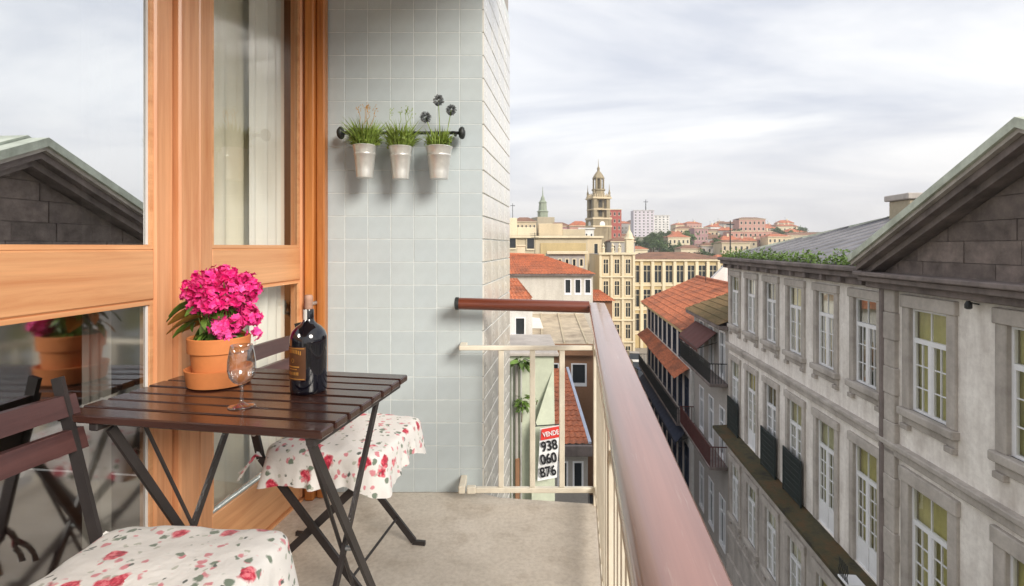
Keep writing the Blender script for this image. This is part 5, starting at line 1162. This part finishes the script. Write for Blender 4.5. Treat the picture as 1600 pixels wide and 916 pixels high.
for (nm, lab, a, b, yt, Z, r_, c_, wl, rf, rh) in far:
    x0, x1 = (a-800)/F*Z, (b-800)/F*Z; H = EYE-(yt+(rh/Z*F if rf else 0)-385)/F*Z-hill((x0+x1)/2, Z)+.6; cw = (x1-x0)/c_; sh = min(3.1, H/(r_+.3))
    facing(nm, lab, a, b, yt+(rh/Z*F if rf else 0), Z, r_, c_, wl, 'house' if 'house' in nm else 'building', 8, (cw*.45, sh*.5, sh), 'w_cream' if wl not in ('w_lilac', 'w_white') else 'w_white', rf, rh, simple=True)
# more small houses scattered over the slope
ORD = ['leftmost', 'second', 'third', 'fourth', 'fifth', 'sixth', 'seventh', 'eighth', 'ninth', 'tenth', 'eleventh', 'twelfth', 'thirteenth', 'fourteenth', 'fifteenth', 'sixteenth', 'seventeenth', 'eighteenth', 'nineteenth', 'twentieth']
def nth(i): return ORD[0] if i == 0 else (ORD[i]+' from left' if i < len(ORD) else 'farthest right')
cand = []
for k in range(70):
    rr = random.Random(1000+k); Z = rr.uniform(170, 400); px = rr.choice([rr.uniform(955, 1260), rr.uniform(795, 930), rr.uniform(1040, 1260)])
    wl, nm_ = rr.choice([('w_cream', 'cream'), ('w_white', 'white'), ('w_sand', 'sand'), ('w_pink', 'pink'), ('w_grey', 'grey'), ('w_beige', 'beige')]); cand.append((px, k, Z, wl, nm_, rr))
cand = sorted(c for c in cand if SEEN_HOUSES is None or c[1] in SEEN_HOUSES); cnt_ = {}
for (px, k, Z, wl, nm_, rr) in cand:
    x = (px-800)/F*Z; hw = rr.uniform(3.5, 6.5); H = rr.uniform(5, 8.5); i_ = cnt_.get(nm_, 0); cnt_[nm_] = i_+1; rmat = rr.choice(['tiles_red', 'tiles_red', 'tiles_brown'])
    t = thing('hill_house', f'small {nm_} house on the far hillside, {nth(i_)} of the small {nm_} houses there', 'house', (x, Z, hill(x, Z)-.5), PI+rr.uniform(-.5, .5), 'small houses on the far hillside'); t['k'] = k
    n = max(2, int(hw*2/2.4)); wins = [(-hw+2*hw*(i+.5)/n, zz_, .9, 1.3) for i in range(n) for zz_ in ((1.3, 4.0) if H > 6 else (1.6,))]
    front(t, -hw, hw, 0, H, wins, wl, 0, 'w_cream', 'darkwin', True); body(t, -hw, hw, 7, H, wl); m = MB(); rh = rr.uniform(1.2, 2.2)
    m.quad((-hw-.4, .4, H), (hw+.4, .4, H), (hw*.5, -3.5, H+rh), (-hw*.5, -3.5, H+rh)); m.quad((hw+.4, -7.4, H), (-hw-.4, -7.4, H), (-hw*.5, -3.5, H+rh), (hw*.5, -3.5, H+rh)); m.add([(hw+.4, .4, H), (hw+.4, -7.4, H), (hw*.5, -3.5, H+rh)], [(0, 1, 2)]); m.add([(-hw-.4, -7.4, H), (-hw-.4, .4, H), (-hw*.5, -3.5, H+rh)], [(0, 1, 2)]); m.build('roof', M[rmat], t)
    m = MB(); cx = rr.uniform(-hw*.4, hw*.4); m.box(cx-.4, cx+.4, -3.2, -2.5, H+.2, H+rh+.9); m.build('chimney', M['w_cream'], t)
    if rr.random() < .5: m = MB(); m.tube([(cx+1, -3.5, H+rh-.3), (cx+1, -3.5, H+rh+2.2)], .05, 5); m.tube([(cx+.5, -3.5, H+rh+2.0), (cx+1.5, -3.5, H+rh+2.0)], .04, 5); m.build('aerial', M['iron'], t)
# trees on the hill
def tree_meshes(seed, h, r):
    rr = random.Random(seed); t = MB(); t.tube([(0, 0, -1), (.1, 0, h*.3), (0, .1, h*.6)], [.32, .24, .12], 7); limbs = []
    for k in range(6):
        a = k*1.05+rr.uniform(-.3, .3); e = Vector((math.cos(a)*r*.6, math.sin(a)*r*.6, h*rr.uniform(.55, .85))); t.tube([(0, 0, h*rr.uniform(.3, .5)), e*.6+Vector((0, 0, h*.15)), e], [.13, .08, .04], 5); limbs.append(e)
    limbs.append(Vector((0, 0, h*.9))); c = MB()
    for e in limbs:
        for _ in range(8):
            cc = e+Vector((rr.gauss(0, r*.22), rr.gauss(0, r*.22), rr.gauss(0, r*.18)))
            for _ in range(26):
                p = cc+Vector((rr.gauss(0, .35), rr.gauss(0, .35), rr.gauss(0, .3))); u = Vector((rr.gauss(0, 1), rr.gauss(0, 1), rr.gauss(0, .7))).normalized()*rr.uniform(.2, .42); v_ = u.cross(Vector((rr.gauss(0, 1), rr.gauss(0, 1), rr.gauss(0, 1)))).normalized()*rr.uniform(.12, .24)
                c.add([p-u, p-v_, p+u, p+v_], [(0, 1, 2, 3)])
    return t.mesh('trunk', M['bark']), c.mesh('crown', M['crown'], False, False)
TM = [tree_meshes(s, 7.5+s, 3.2+.3*s) for s in range(4)]
cand = []
for k in range(52):
    rr = random.Random(3000+k)
    if k < 28: Z = rr.uniform(205, 275); px = rr.uniform(990, 1082); reg = 0
    elif k < 40: Z = rr.uniform(160, 230); px = rr.uniform(1078, 1150); reg = 1
    else: Z = rr.uniform(250, 330); px = rr.uniform(1120, 1260); reg = 2
    cand.append((px, k, Z, reg, rr))
cand = sorted(c for c in cand if SEEN_TREES is None or c[1] in SEEN_TREES); cnt_ = {}
for (px, k, Z, reg, rr) in cand:
    x = (px-800)/F*Z; i_ = cnt_.get(reg, 0); cnt_[reg] = i_+1
    t = thing('hill_tree', 'dark green tree, '+nth(i_)+' '+('in the wooded patch below the white high-rise', 'among the houses above the ochre block', 'on the ridge near the stepped pink block')[reg], 'tree', (x, Z, hill(x, Z)), rr.uniform(0, 6), ('trees in the wooded patch', 'trees above the ochre block', 'trees on the ridge')[reg]); t['k'] = k
    a, b = rr.choice(TM); k2_ = rr.uniform(.7, 1.15); place('trunk', a, t, scale=(k2_,)*3); place('crown', b, t, scale=(k2_,)*3)
for (px, y0, y1, Z, lab) in ((801, 318, 350, 150, 'thin aerial mast on the skyline beside the tiled column'), (1009, 312, 335, 331, 'thin mast on top of the tallest white high-rise'), (1141, 345, 392, 120, 'dark upright post in front of the stepped pink block')):
    x = (px-800)/F*Z; zb_ = hill(x, Z) if px != 1009 else EYE-(330-385)/F*330; zt_ = EYE-(y0-385)/F*Z; t = thing('mast', lab, 'mast', (x, Z, zb_)); rr_ = Z/F*(.9 if px != 1141 else 1.5); m = MB(); m.tube([(0, 0, 0), (0, 0, zt_-zb_)], [rr_, rr_*.5], 6); m.build('pole', M['iron'], t); m = MB(); m.tube([(-rr_*4, 0, zt_-zb_-rr_*4), (rr_*4, 0, zt_-zb_-rr_*4)], rr_*.5, 5); m.build('cross_arm', M['iron'], t)
# parked cars at the end of the street
def car(label, loc, rz, paint):
    t = thing('parked_car', label, 'car', loc, rz, 'cars parked at the end of the street')
    m = MB(); sec = [(-2.05, .45, .55, .72), (-1.9, .28, .78, .82), (-1.0, .26, .86, .86), (-.0, .26, .88, .87), (1.0, .26, .90, .86), (1.85, .28, .80, .82), (2.05, .45, .6, .70)]
    for (x, z0, z1, hw) in sec: m.v += [(x, -hw, z0), (x, hw, z0), (x, hw*1.0, (z0+z1)/2+.1), (x, hw*.93, z1), (x, -hw*.93, z1), (x, -hw, (z0+z1)/2+.1)]
    m.f = [(6*k+i, 6*k+(i+1) % 6, 6*k+6+(i+1) % 6, 6*k+6+i) for k in range(6) for i in range(6)]+[(5, 4, 3, 2, 1, 0), tuple(range(36, 42))]; m.mi = [0]*len(m.f); m.build('body', paint, t)
    m = MB(); gs = [(-1.75, .80, .80, .76), (-.95, .84, 1.38, .66), (.35, .86, 1.42, .66), (1.15, .86, .88, .76)]
    for (x, z0, z1, hw) in gs: m.v += [(x, -.80, z0), (x, .80, z0), (x, hw, z1), (x, -hw, z1)]
    m.f = [(4*k+i, 4*k+(i+1) % 4, 4*k+4+(i+1) % 4, 4*k+4+i) for k in range(3) for i in range(4)]; m.mi = [0]*len(m.f); m.build('cabin_glass', M['darkwin'], t)
    m = MB(); m.cbox(-.9, .32, -.64, .64, 1.40, 1.45, .02); m.build('car_roof', paint, t)
    for x in (-1.25, 1.28):
        for y in (-.8, .8): m = MB(); m.lathe([(.2, -.1), (.32, -.09), (.32, .09), (.2, .1)], 14); w_ = m.build('wheel', M['iron'], t, loc=(x, y, .32), rot=(R(90), 0, 0)); m = MB(); m.lathe([(.17, -.105), (.17, .105)], 10); m.build('rim', M['silver'], w_)
    for y in (-.6, .6): m = MB(); m.cbox(1.96, 2.06, y-.15, y+.15, .58, .70, .02); m.build('headlight', M['paper'], t)
    for y in (-.62, .62): m = MB(); m.cbox(-2.06, -1.95, y-.12, y+.12, .6, .72, .02); m.build('tail_light', M['redpaint'], t)
for k, (px, Z, pn, lab) in enumerate(((991, 68, 'w_grey', 'silver grey parked car at the foot of the corner block'), (996, 63, 'w_white', 'white parked car at the end of the street'), (1003, 59, 'navy', 'dark blue parked car nearest along the kerb'))):
    x = (px-800)/F*Z; car(lab, (x, Z, GZ+.0), R(80+5*k), M[pn])

# ---------------------------------------------------------------- the air: one closed box of thin haze round everything
hz = MB(); hz.box(-420, 760, -140, 1200, GZ-3, 75)
hm = bpy.data.materials.new('haze'); hm.use_nodes = True; ht = hm.node_tree; ht.nodes.clear(); ho = ht.nodes.new('ShaderNodeOutputMaterial'); hv = ht.nodes.new('ShaderNodeVolumePrincipled')
hv.inputs['Color'].default_value = (0.93, 0.95, 1.0, 1); hv.inputs['Density'].default_value = 0.0006; hv.inputs['Anisotropy'].default_value = 0.3; ht.links.new(hv.outputs[0], ho.inputs['Volume'])
tag(hz.build('haze', hm), kind='stuff')
